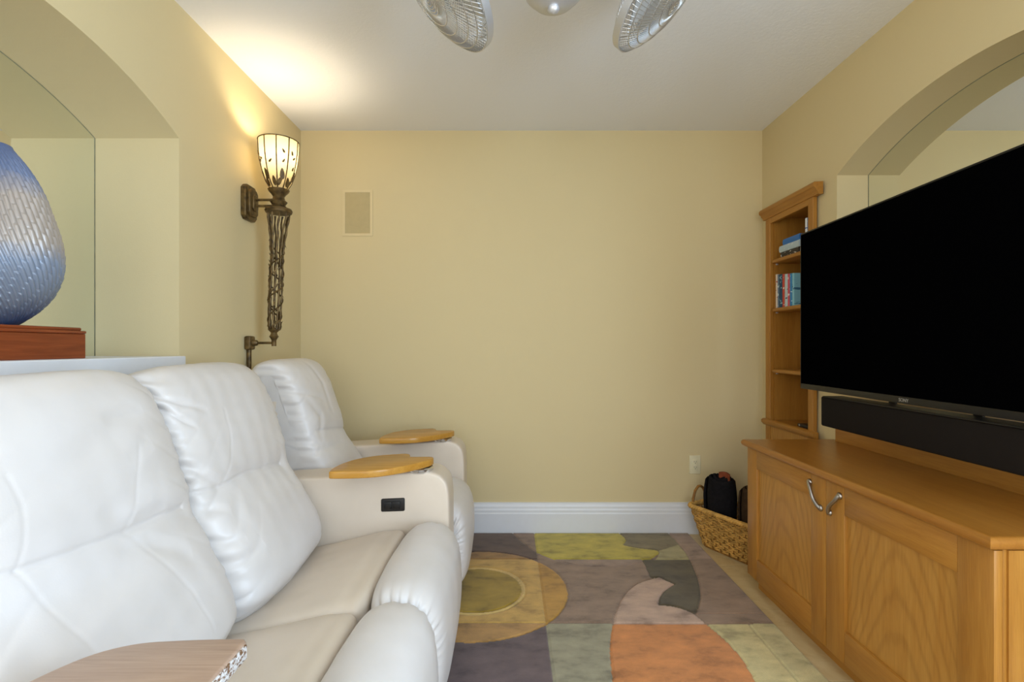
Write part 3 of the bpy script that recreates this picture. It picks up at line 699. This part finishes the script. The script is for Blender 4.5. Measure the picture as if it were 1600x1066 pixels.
for k in range(NP):
    a = 2*math.pi*k/NP
    MB().tube([(SX+(float(shade_r(z))+0.001)*math.cos(a), SY+(float(shade_r(z))+0.001)*math.sin(a), z) for z in Z], 0.0030, 6).build('came', 'bronze', shade, 180)
# pierced bronze leaves climbing the shade
def leaf(ang, z, size, tiltd):
    v = []; n = 10
    for i in range(n):
        t = 2*math.pi*i/n; lx = 0.42*size*math.sin(t)*(1-0.35*math.cos(t)); lz = size*math.cos(t)
        x = lx*math.cos(tiltd)-lz*math.sin(tiltd); zq = lx*math.sin(tiltd)+lz*math.cos(tiltd)
        r = float(shade_r(z+zq))+0.002; a = ang+x/r
        v.append((SX+r*math.cos(a), SY+r*math.sin(a), z+zq))
    v2 = [(SX+(p[0]-SX)*1.02, SY+(p[1]-SY)*1.02, p[2]) for p in v]
    mb = MB().add(v+v2, [tuple(range(n))[::-1], tuple(range(n, 2*n))]+[(i, (i+1) % n, n+(i+1) % n, n+i) for i in range(n)])
    return mb.build('leaf', 'bronze', shade)
rl = random.Random(4)
for k in range(12):
    a = 2*math.pi*k/12+rl.uniform(-.15, .15)
    leaf(a, zs[0]+0.030, 0.022, rl.uniform(-.5, .5))
    if k % 2 == 0: leaf(a+0.15, zs[0]+0.062, 0.026, rl.uniform(-.3, .3))
    leaf(a+rl.uniform(-.2, .2), zs[0]+rl.uniform(0.09, 0.17), 0.011, rl.uniform(-1.2, 1.2))
    if k % 3: leaf(a+rl.uniform(-.2, .2), zs[0]+rl.uniform(0.12, 0.20), 0.010, rl.uniform(-1.2, 1.2))
bl = MB().lathe([(0.0005, -0.038), (0.012, -0.036), (0.014, -0.015), (0.024, 0.008), (0.026, 0.022), (0.020, 0.038), (0.0005, 0.044)], 20, (SX, SY, zz(268)), None, False).build('bulb', 'bulb_glow', sc, 180)
pl = bpy.data.lights.new('sconce_lamp', 'POINT'); pl.energy = 6.5; pl.color = (1.0, 0.88, 0.66); pl.shadow_soft_size = 0.03
po = bpy.data.objects.new('sconce_lamp', pl); COL.objects.link(po); po.location = (SX, SY, zz(246)); 
# open torch body: bars in a slender vase taper, wound with a twig
TP = [(335, .050), (350, .043), (375, .033), (400, .026), (430, .029), (470, .029), (500, .027), (515, .024)]
tz = np.array([zz(p) for p, r in TP])[::-1]; trd = np.array([r for p, r in TP])[::-1]
Z = np.linspace(tz[0], tz[-1], 30)
for k in range(9):
    pts = []
    for z in Z:
        a = 2*math.pi*k/9+0.5*(z-tz[0])+0.05*math.sin(60*z+k); r = float(np.interp(z, tz, trd)); pts.append((lean(z)+r*math.cos(a), SY+r*math.sin(a), z))
    MB().tube(pts, [0.0050+0.0013*math.sin(i*1.9+k) for i in range(len(pts))], 6).build('torch_bar', 'bronze', sc, 60)
mb = MB()
for k in range(3):
    pts = []
    for t in np.linspace(0, 1, 120):
        z = tz[0]+(zz(385)-tz[0])*t; a = 2*math.pi*(k/3+(1.6+0.5*k)*t); r = float(np.interp(z, tz, trd))+0.004
        pts.append((lean(z)+r*math.cos(a), SY+r*math.sin(a), z))
    mb.tube(pts, 0.0036, 5)
mb.build('twig_wrap', 'bronze', sc, 60)
for k in range(64):
    t = rl.random()**1.4; z = tz[0]+(zz(375)-tz[0])*t; a = rl.uniform(0, 6.28); r = float(np.interp(z, tz, trd))+0.005; s = rl.uniform(.008, .014)
    c = Vector((lean(z)+r*math.cos(a), SY+r*math.sin(a), z)); e1 = Vector((-math.sin(a), math.cos(a), rl.uniform(-1, 1))).normalized(); e2 = Vector((math.cos(a)*0.5, math.sin(a)*0.5, rl.choice((-1, 1)))).normalized()
    v = [c-e2*s, c+e1*s*.45, c+e2*s, c-e1*s*.45, c+e1.cross(e2)*s*.25]
    MB().add(v, [(0,1,4), (1,2,4), (2,3,4), (3,0,4), (0,3,2,1)]).build('twig_leaf', 'bronze', sc)
fin = [(0.0005, 541), (0.011, 541), (0.011, 532), (0.016, 529), (0.022, 526), (0.016, 523), (0.014, 520), (0.026, 516), (0.028, 514), (0.010, 512), (0.0005, 512)]
MB().lathe([(r, zz(p)) for r, p in fin], 24, (float(lean(zz(525))), SY, 0), None, False).build('finial', 'bronze', sc, 45)
zb = zz(536)
MB().tube([(XL+0.03, SY, zb), (float(lean(zb)), SY, zb)], 0.006, 12).build('lower_arm', 'bronze', sc, 50)
MB().box((XL+0.0005, SY-0.026, zb-0.034), (XL+0.034, SY+0.026, zb+0.034), 0.009, 2).lathe([(0.016, 0), (0.014, 0.018), (0.008, 0.024)], 14, (XL+0.034, SY, zb), Matrix.Rotation(math.pi/2, 4, 'Y')).build('lower_bracket', 'bronze', sc, 40)
MB().tube([(XL+0.014, SY, zb-0.03), (XL+0.014, SY, 0.45)], 0.011, 12).build('cord_cover', 'bronze', sc, 50)

# ------------------------------------------------------------------ vase on its box, in the left niche
bxr = empty('wooden_plinth', (-1.47, 1.37, SILL), 'reddish brown wooden plinth box standing in the wall niche', 'box')
MB().box((-1.606, 1.18, SILL), (-1.322, 1.556, 1.197), 0.002, 1).build('body', 'red_wood', bxr)
MB().box((-1.612, 1.174, 1.197), (-1.316, 1.552, 1.206), 0.003, 2).box((-1.606, 1.182, 1.2055), (-1.326, 1.546, 1.216), 0.004, 2).build('top_moulding', 'red_wood', bxr, 40)
VX, VY, VZ = -1.466, 1.412, 1.2162
vp = [(0.045, 0), (0.060, 0.008), (0.094, 0.045), (0.126, 0.09), (0.146, 0.145), (0.151, 0.20), (0.144, 0.26), (0.128, 0.32), (0.108, 0.385), (0.084, 0.44), (0.060, 0.482), (0.045, 0.506), (0.042, 0.514), (0.036, 0.514)]
pr = catmull(vp, 300, False); na = 600
ang = np.linspace(0, 2*math.pi, na, endpoint=False)
s_len = np.r_[0, np.cumsum(np.linalg.norm(np.diff(pr, axis=0), axis=1))]
Vv = np.zeros((300, na, 3)); Vv[..., 0] = pr[:, None, 0]*np.cos(ang); Vv[..., 1] = pr[:, None, 0]*np.sin(ang); Vv[..., 2] = pr[:, None, 1]
def feathers(V, N):
    # overlapping carved strokes on a brick lattice that swirls round the body
    A = np.broadcast_to(ang[None, :], V.shape[:2]); S = np.broadcast_to(s_len[:, None], V.shape[:2])
    sw = A+3.2*np.clip(S-0.16, -0.2, 1)+0.20*np.sin(S*9)+0.06*np.sin(3*A+S*9)
    nc = 60; rows = 14; L = s_len[-1]
    a = sw/(2*np.pi)*nc; b = S/L*rows+0.25*np.sin(A*4)
    h = np.zeros(V.shape[:2]); col = np.floor(a)
    b2 = b+np.where(col.astype(int) % 2 == 0, 0.0, 0.5)+0.31*np.sin(col*12.9898)
    fa = a-col-0.5; fb = b2-np.floor(b2)
    h = (1-(2*np.abs(fa))**2.2)*(0.55+0.45*fb)*np.clip((1-fb)/0.14, 0, 1)**0.5
    amp = 0.0068*np.clip(V[..., 2]/0.04, 0, 1)*np.clip((0.52-V[..., 2])/0.05, 0, 1)*np.clip(np.linalg.norm(V[..., :2], axis=-1)/0.1, 0.3, 1)
    return V+N*(h*amp)[..., None]
vase = grid_obj('vase', Vv, True, 'vase_glaze', None, feathers)
vase.location = (VX, VY, VZ); tag(vase, 'blue pear-shaped vase with carved feather texture on wooden plinth', 'vase')

# ------------------------------------------------------------------ in-wall speaker and outlet
sp_ = empty('wall_speaker', ((559-CX)/F*YB, YB, CZ-(333-CY)/F*YB), 'flush rectangular speaker grille painted like the wall it is set in', 'speaker')
x0, _, z1 = P(535.5, 297, YB); x1, _, z0 = P(582.5, 369, YB)
f_ = 0.016
MB().box((x0, YB-0.0045, z0), (x0+f_, YB-0.0005, z1)).box((x1-f_, YB-0.0045, z0), (x1, YB-0.0005, z1)).box((x0+f_, YB-0.0045, z0), (x1-f_, YB-0.0005, z0+f_)).box((x0+f_, YB-0.0045, z1-f_), (x1-f_, YB-0.0005, z1)).build('frame', 'speaker_frame', sp_)
MB().box((x0+f_, YB-0.0025, z0+f_), (x1-f_, YB-0.0008, z1-f_)).build('grille', 'speaker_grille', sp_)
ol = empty('wall_outlet', ((1085.5-CX)/F*YB, YB, CZ-(726-CY)/F*YB), 'ivory electrical outlet plate above the wicker basket', 'outlet')
ox, _, oz = ol.location
MB().box((ox-0.035, YB-0.007, oz-0.057), (ox+0.035, YB-0.0004, oz+0.057), 0.003, 3).build('cover_plate', 'ivory_plastic', ol, 40)
rcp = MB().box((ox-0.0165, YB-0.010, oz-0.0335), (ox+0.0165, YB-0.0065, oz+0.0335), 0.0015, 2).build('receptacle', 'ivory_plastic', ol, 40)
for s in (-1, 1):
    for dx, hh in ((-0.006, 0.0045), (0.006, 0.0038)):
        MB().box((ox+dx-0.001, YB-0.0106, oz+s*0.017-hh+0.003), (ox+dx+0.001, YB-0.0098, oz+s*0.017+hh+0.003)).build('slot', 'socket_dark', rcp)
    MB().lathe([(0.0003, 0), (0.0024, 0), (0.0024, 0.0008), (0.0003, 0.0008)], 10, (ox, YB-0.0098, oz+s*0.017-0.007), Matrix.Rotation(math.pi/2, 4, 'X'), False).build('slot', 'socket_dark', rcp)

# ------------------------------------------------------------------ rug
RX0, RX1, RY0, RY1, RZ = -0.62, 1.10, 0.75, 3.072, 0.012
HS = CZ-RZ
def fl_(zx, zy):      # zoomed-crop pixel -> floor point
    px, py = 640+zx*0.4375, 800+zy*0.4375
    return ((px-CX)/(py-CY)*HS, F*HS/(py-CY))
def poly(pts, smooth=True): return np.array([fl_(*p) for p in pts])
def inside(q, pl_):
    x, y = q[:, 0], q[:, 1]; n = len(pl_); r = np.zeros(len(q), bool); j = n-1
    for i in range(n):
        xi, yi = pl_[i]; xj, yj = pl_[j]
        c = ((yi > y) != (yj > y)) & (x < (xj-xi)*(y-yi)/(yj-yi+1e-12)+xi); r ^= c; j = i
    return r
def spl(pts, n=60): return catmull(np.array(pts, float), n, False)
step = 0.0055
gx = np.arange(RX0, RX1+1e-6, step); gy = np.arange(RY0, RY1+1e-6, step); gx[-1] = RX1; gy[-1] = RY1
GX, GY = np.meshgrid(gx, gy, indexing='ij'); q = np.stack([GX.ravel(), GY.ravel()], 1)
colr = np.zeros((len(q), 3)); rid = np.zeros(len(q), int)
def fill(mask, rgb, i): colr[mask] = lin(*rgb)[:3]; rid[mask] = i
SXm, R1, R2 = 0.145, 2.69, 2.065      # seams
left = q[:, 0] < SXm; r1 = q[:, 1] > R1; r3 = q[:, 1] < R2; r2 = ~r1 & ~r3
fill(np.ones(len(q), bool), (143, 120, 102), 1)
fill(left & r1, (98, 78, 66), 2); fill(left & r3, (104, 88, 88), 3); fill(left & r2, (122, 102, 92), 4)
fill(~left & r3, (152, 146, 122), 5)
# large disc behind the yellow leaf, rows one and two
disc = spl([fl_(360, 68), fl_(400, 108), fl_(450, 142), fl_(520, 172), fl_(600, 190), fl_(690, 196), fl_(780, 190), fl_(835, 178), fl_(885, 150), fl_(900, 120), fl_(850, 60)])
disc = np.vstack([disc, [(0.8, 3.4), (-0.1, 3.4)]]); dm = inside(q, disc)
fill(dm & r1 & left, (140, 116, 98), 6); fill(dm & r2, (152, 130, 116), 7)
line = spl([fl_(915, 68), fl_(975, 130), fl_(1000, 172), fl_(1025, 230), fl_(1038, 290), fl_(1032, 335), fl_(1018, 364)])
rightzone = inside(q, np.vstack([line, [(1.5, line[-1][1]), (1.5, 3.4), (line[0][0], 3.4)]]))
og = inside(q, np.vstack([spl([fl_(740, 70), fl_(765, 90), fl_(772, 104), fl_(764, 118), fl_(820, 130), fl_(888, 140), fl_(874, 172)]), [fl_(1100, 172), (1.4, 3.4), (0.5, 3.4)]]))
fill(r1 & og & ~left, (132, 120, 92), 8)
lowr = inside(q, np.array([fl_(888, 140), fl_(960, 118), fl_(1010, 172), fl_(874, 172)])); fill(r1 & og & lowr, (168, 158, 118), 8)
fill(r1 & dm & ~left & ~og, (184, 168, 74), 9)
fill(r1 & rightzone, (160, 136, 120), 10)
fill(r2 & rightzone & ~left, (143, 119, 101), 11)
dark = np.vstack([[fl_(830, 171), fl_(1001, 171)], spl([fl_(1001, 172), fl_(1025, 230), fl_(1038, 290), fl_(1032, 335), fl_(1018, 363)], 30), spl([fl_(1018, 363), fl_(975, 345), fl_(930, 335), fl_(890, 333)], 12), spl([fl_(888, 320), fl_(905, 285), fl_(945, 258)], 12), [fl_(890, 233), fl_(860, 235)], spl([fl_(860, 235), fl_(848, 205), fl_(830, 171)], 8)])
fill(inside(q, dark) & r2, (92, 82, 62), 12)
bird = np.vstack([spl([fl_(726, 404), fl_(738, 350), fl_(770, 290), fl_(820, 252), fl_(890, 233)], 40), [fl_(945, 258)], spl([fl_(945, 258), fl_(905, 285), fl_(888, 320), fl_(890, 333)], 14), spl([fl_(890, 333), fl_(935, 337), fl_(985, 350), fl_(1020, 368), fl_(1065, 404)], 20)])
fill(inside(q, bird) & r2, (182, 154, 136), 13)
orange = np.vstack([spl([fl_(1060, 401), fl_(1130, 460), fl_(1190, 530), fl_(1235, 608), fl_(1262, 690), fl_(1240, 800), fl_(1100, 900)], 50), spl([fl_(900, 900), fl_(790, 780), fl_(735, 650), fl_(717, 530), fl_(716, 460), fl_(725, 401)], 40)])
khaki = inside(q, np.vstack([spl([fl_(1060, 401), fl_(1130, 460), fl_(1190, 530), fl_(1235, 608), fl_(1262, 690)], 40), [(1.5, 1.3), (1.5, R2+0.01)]])) & r3
fill(khaki, (196, 182, 132), 14)
fill(khaki & (q[:, 0] > 0.985), (190, 178, 132), 15)
fill(inside(q, orange) & r3, (198, 130, 74), 16)
# gold sun with its ring
cxr, cyr = -0.159, 2.36; rr = np.hypot(q[:, 0]-cxr, q[:, 1]-cyr)
sun = rr < 0.428
fill(sun & left & r2, (196, 158, 88), 17); fill(sun & ~left, (184, 140, 66), 18); fill(sun & left & ~r2, (176, 136, 82), 19); fill(sun & r1, (160, 122, 70), 20)
fill(rr < 0.232, (206, 176, 112), 21); fill(rr < 0.212, (160, 132, 52), 22)
g = rid.reshape(GX.shape); cg = colr.reshape(GX.shape+(3,))
edge = np.zeros(g.shape, bool); edge[1:] |= g[1:] != g[:-1]; edge[:, 1:] |= g[:, 1:] != g[:, :-1]
zz_ = np.full(g.shape, RZ)-0.0060*edge
zz_ += 0.0012*waves(np.stack([GX.ravel(), GY.ravel(), 0*GX.ravel()], 1), 30, 10, 5).reshape(g.shape)
zz_[0] = zz_[-1] = 0.002; zz_[:, 0] = zz_[:, -1] = 0.002
nx_, ny_ = g.shape; idx = np.arange(nx_*ny_).reshape(nx_, ny_)
fq = np.stack([idx[:-1, :-1], idx[1:, :-1], idx[1:, 1:], idx[:-1, 1:]], -1).reshape(-1, 4)
me = bpy.data.meshes.new('area_rug')
me.vertices.add(nx_*ny_); me.vertices.foreach_set('co', np.stack([GX, GY, zz_], -1).ravel())
me.loops.add(len(fq)*4); me.loops.foreach_set('vertex_index', fq.ravel()); me.polygons.add(len(fq)); me.polygons.foreach_set('loop_start', np.arange(len(fq))*4)
me.update(calc_edges=True)
ca = me.color_attributes.new('pattern', 'FLOAT_COLOR', 'POINT')
ca.data.foreach_set('color', np.concatenate([cg, np.ones(g.shape+(1,))], -1).ravel())
me.materials.append(M['rug_pile']); me.shade_smooth()
rug = bpy.data.objects.new('area_rug', me); COL.objects.link(rug); tag(rug, 'modern wool rug with gold circle, orange and taupe shapes', 'rug')

# ------------------------------------------------------------------ wicker basket with rolled throws
BA = math.radians(-62); bdir = Vector((math.cos(BA), math.sin(BA), 0)); bper = Vector((-math.sin(BA), math.cos(BA), 0))
B_L, B_W, B_H = 0.47, 0.27, 0.225         # at the rim
corner = Vector((1.045, 2.935, 0))       # rim corner nearest the far wall, on the room side
bcen = corner+bdir*B_L/2+bper*B_W/2
bk = empty('wicker_basket', (bcen.x, bcen.y, 0.0), 'rectangular wicker basket with loop handles between cabinet and wall', 'basket')
def rrect(l, w_, r, n):
    pts = []
    for cx_, cy_, a0 in ((l/2-r, w_/2-r, 0), (-l/2+r, w_/2-r, 90), (-l/2+r, -w_/2+r, 180), (l/2-r, -w_/2+r, 270)):
        for k in range(9):
            a = math.radians(a0+90*k/8); pts.append((cx_+r*math.cos(a), cy_+r*math.sin(a)))
    pts = np.array(pts); q = np.vstack([pts, pts[:1]]); d = np.r_[0, np.cumsum(np.linalg.norm(np.diff(q, axis=0), axis=1))]
    s = np.linspace(0, d[-1], n, endpoint=False); xy = np.stack([np.interp(s, d, q[:, k]) for k in range(2)], 1)
    t = np.roll(xy, -1, 0)-np.roll(xy, 1, 0); nn = np.stack([t[:, 1], -t[:, 0]], 1); nn /= np.linalg.norm(nn, axis=1)[:, None]
    return xy, nn
def bw(x, y, z): v = bcen+bdir*x+bper*y; return (v.x, v.y, z)
NS, PER = 38, 8
def wall_at(t): return (B_L-0.11*(1-t), B_W-0.09*(1-t), 0.035)
weave = MB(); rows = 30
for r in range(rows):
    t = (r+0.5)/rows; l, w_, rad = wall_at(t); xy, nn = rrect(l, w_, rad, NS*PER); k = np.arange(NS*PER)
    off = 0.0030*np.cos(np.pi*k/PER+math.pi*(r//3 % 2)); p = xy+nn*off[:, None]
    weave.tube([bw(a, b, 0.012+t*(B_H-0.02)+0.0012*math.sin(i*0.37+r*2.1)) for i, (a, b) in enumerate(p)], 0.0030, 5, True)
weave.build('woven_wall', 'wicker', bk, 180)
stk = MB()
l0, w0, r0 = wall_at(0); l1, w1, r1_ = wall_at(1); a_, _n = rrect(l0, w0, r0, NS); b_, _n = rrect(l1, w1, r1_, NS)
for k in range(NS): stk.tube([bw(a_[k][0], a_[k][1], 0.008), bw(b_[k][0], b_[k][1], B_H)], 0.0032, 5)
stk.build('stakes', 'wicker_dark', bk, 180)
for s in range(3):
    xy, nn = rrect(B_L+0.004, B_W+0.004, 0.037, 420); k = np.arange(420); ph = k/420*2*math.pi*30+s*2*math.pi/3
    MB().tube([bw(xy[i][0]+nn[i][0]*0.0075*math.cos(ph[i]), xy[i][1]+nn[i][1]*0.0075*math.cos(ph[i]), B_H+0.002+0.0075*math.sin(ph[i])) for i in range(420)], 0.0075, 6, True).build('rim_braid', 'wicker', bk, 180)
xy, nn = rrect(l0-0.004, w0-0.004, 0.035, 40)
MB().prism([bw(a, b, 0)[:2] for a, b in xy], 0.003, 0.010, 'z').build('bottom', 'wicker_dark', bk)
for s in (-1, 1):
    pts = []
    for t in np.linspace(0, math.pi, 30): pts.append(bw(s*(B_L/2+0.002), -0.035+0.055*math.cos(t), B_H-0.005+0.105*math.sin(t)))
    hd = MB().tube(pts, 0.0075, 8)
    pts2 = [Vector(p)+Vector((0.006*math.cos(i*1.3), 0.006*math.sin(i*1.3), 0.004*math.sin(i*1.3))) for i, p in enumerate(pts)]
    hd.tube(pts2, 0.004, 6); hd.build('handle', 'wicker_dark', bk, 180)
def roll(name, mat, along, across, top, R, label, tip=None, turns=3.2):
    n = 170; out = []; inn = []; c = bcen+bdir*along+bper*across; z0 = 0.0115
    for i in range(n):
        t = i/(n-1); a = turns*2*math.pi*t+2.4; r = 0.014+(R-0.020)*t; wob = 1+0.03*math.sin(3*a+1); th = 0.0062
        out.append(((r+th)*math.cos(a)*wob, 0.82*(r+th)*math.sin(a)*wob)); inn.append(((r-th)*math.cos(a)*wob, 0.82*(r-th)*math.sin(a)*wob))
    loop = np.array(out+inn[::-1]); lv = 16; V = np.zeros((lv, len(loop), 3)); ph = np.arctan2(loop[:, 1], loop[:, 0])
    for j in range(lv):
        s = j/(lv-1); k = 0.78+0.24*math.sin(math.pi*min(1, s*1.25)*0.5)-0.55*max(0, s-0.72)**1.2
        xy = loop*k
        V[j, :, 0] = c.x+bdir.x*xy[:, 0]+bper.x*xy[:, 1]; V[j, :, 1] = c.y+bdir.y*xy[:, 0]+bper.y*xy[:, 1]
        V[j, :, 2] = z0+(top-z0)*s+0.010*np.sin(2*ph+0.5)*(s**3)-0.045*(np.hypot(loop[:, 0], loop[:, 1]/0.82)/R)**3*s**3
    rt = empty(name, (c.x, c.y, z0), label, 'blanket', None)
    grid_obj('rolled_cloth', V, True, mat, rt, None, False)
    for j in (0, lv-1):
        m_ = len(loop); link('hem', V[j], [(i, i+1, m_-2-i, m_-1-i) for i in range(n-1)], mat, rt, None)
    if tip:   # a rust brown cloth corner folded out of the core
        pts = []
        for i in range(13):
            t = i/12; pts.append((0.002+0.056*t, 0.016*math.sin(2.6*t)))
        v = []; f = []
        for j in range(4):
            for (x, y) in pts:
                zt = top-0.035+0.018*j+0.006*math.sin(3*x/0.05); q = c+bdir*(x*1.0)+bper*(y-0.02)
                v.append((q.x, q.y, zt))
        for j in range(3):
            for i in range(12): f.append((j*13+i, j*13+i+1, (j+1)*13+i+1, (j+1)*13+i))
        o = link('folded_corner', v, f, tip, rt, 180); sd = o.modifiers.new('thickness', 'SOLIDIFY'); sd.thickness = 0.012
    return rt
roll('rolled_blanket', 'black_knit', -0.098, -0.020, 0.418, 0.102, 'black rolled knit blanket standing in the wicker basket', 'rust_cloth')
roll('rolled_blanket', 'brown_cloth', 0.098, 0.0, 0.395, 0.086, 'dark brown rolled blanket standing in the wicker basket')

# ------------------------------------------------------------------ twin-head ceiling fan
FX, FY = 0.133, 1.53
fan = empty('ceiling_fan', (FX, FY, H), 'twin-head nickel ceiling fan with two tilted wire cages', 'ceiling fan')
MB().lathe([(0.0005, H-0.0005), (0.075, H-0.0005), (0.072, H-0.03), (0.04, H-0.055), (0.014, H-0.06), (0.014, 2.33), (0.0005, 2.33)], 32, (FX, FY, 0), None, False).build('downrod', 'nickel', fan, 45)
MB().lathe([(0.0005, 2.35), (0.05, 2.345), (0.085, 2.32), (0.096, 2.285), (0.096, 2.262), (0.088, 2.238), (0.062, 2.212), (0.030, 2.198), (0.0005, 2.195)], 40, (FX, FY, 0), None, False).build('motor_hub', 'nickel', fan, 60)
MB().lathe([(0.0005, 2.203), (0.016, 2.200), (0.019, 2.190), (0.012, 2.180), (0.0005, 2.177)], 20, (FX, FY, 0), None, False).build('finial', 'nickel', fan, 60)
def cage(side):
    c = Vector((FX+side*0.335, FY, 2.268)); al = math.radians(47)
    ax = Vector((side*math.sin(al), -0.10, -math.cos(al))).normalized()       # facing outwards and down
    e1 = Vector((0, 1, 0)); e1 = (e1-ax*e1.dot(ax)).normalized(); e2 = ax.cross(e1)
    def W(r, a, h): return c+e1*(r*math.cos(a))+e2*(r*math.sin(a))+ax*h
    def ring(r, h, n=56): return [W(r, 2*math.pi*i/n, h) for i in range(n)]
    R = 0.203
    hd = MB(); hd.tube([c-ax*0.13, c-ax*0.03], 0.055, 20); head = hd.build('fan_head', 'nickel', fan, 50)
    MB().tube([Vector((FX+side*0.08, FY, 2.275)), Vector((FX+side*0.17, FY, 2.30)), c-ax*0.11], 0.016, 12).build('arm', 'nickel', fan, 60)
    # rim band
    v = []; n = 64
    for h, r in ((-0.014, R), (-0.014, R+0.004), (0.010, R+0.004), (0.010, R)): v += [W(r, 2*math.pi*i/n, h) for i in range(n)]
    f = []
    for j in range(4):
        for i in range(n): f.append((j*n+i, j*n+(i+1) % n, ((j+1) % 4)*n+(i+1) % n, ((j+1) % 4)*n+i))
    MB().add(v, f).build('rim_band', 'nickel', head, 40)
    for nm, sg in (('front_guard', 1), ('rear_guard', -1)):
        g_ = MB(); dome = lambda r: sg*(0.012+0.060*(1-(r/R)**2.6))
        for k in range(84):
            a = 2*math.pi*k/84; g_.tube([W(r, a+0.5*(1-r/R)*sg, dome(r)) for r in np.linspace(0.05, R, 7)], 0.0014, 4)
        for r in (0.05, 0.085, 0.12, 0.155, 0.18): g_.tube(ring(r, dome(r)), 0.0019, 5, True)
        for r in (0.012, 0.022, 0.032, 0.042): g_.tube(ring(r, dome(r), 24), 0.002, 5, True)
        g_.build(nm, 'wire_metal', head, 180)
    for k in range(3):
        v = []
        for s in np.linspace(0.03, 0.172, 8):
            wd = 0.5+0.55*math.sin(math.pi*(s-0.03)/0.155)
            for t in (-1, 1): v.append(W(s, 2*math.pi*k/3+t*wd*0.62, 0.014*t))
        v2 = [p+ax*0.002 for p in v]; f = []; m_ = len(v)
        for i in range(7): f += [(2*i, 2*i+1, 2*i+3, 2*i+2), (m_+2*i, m_+2*i+2, m_+2*i+3, m_+2*i+1)]
        for i in range(7): f += [(2*i, 2*i+2, m_+2*i+2, m_+2*i), (2*i+1, m_+2*i+1, m_+2*i+3, 2*i+3)]
        MB().add(v+v2, f).build('blade', 'fan_blade', head, 60)
cage(-1); cage(1)
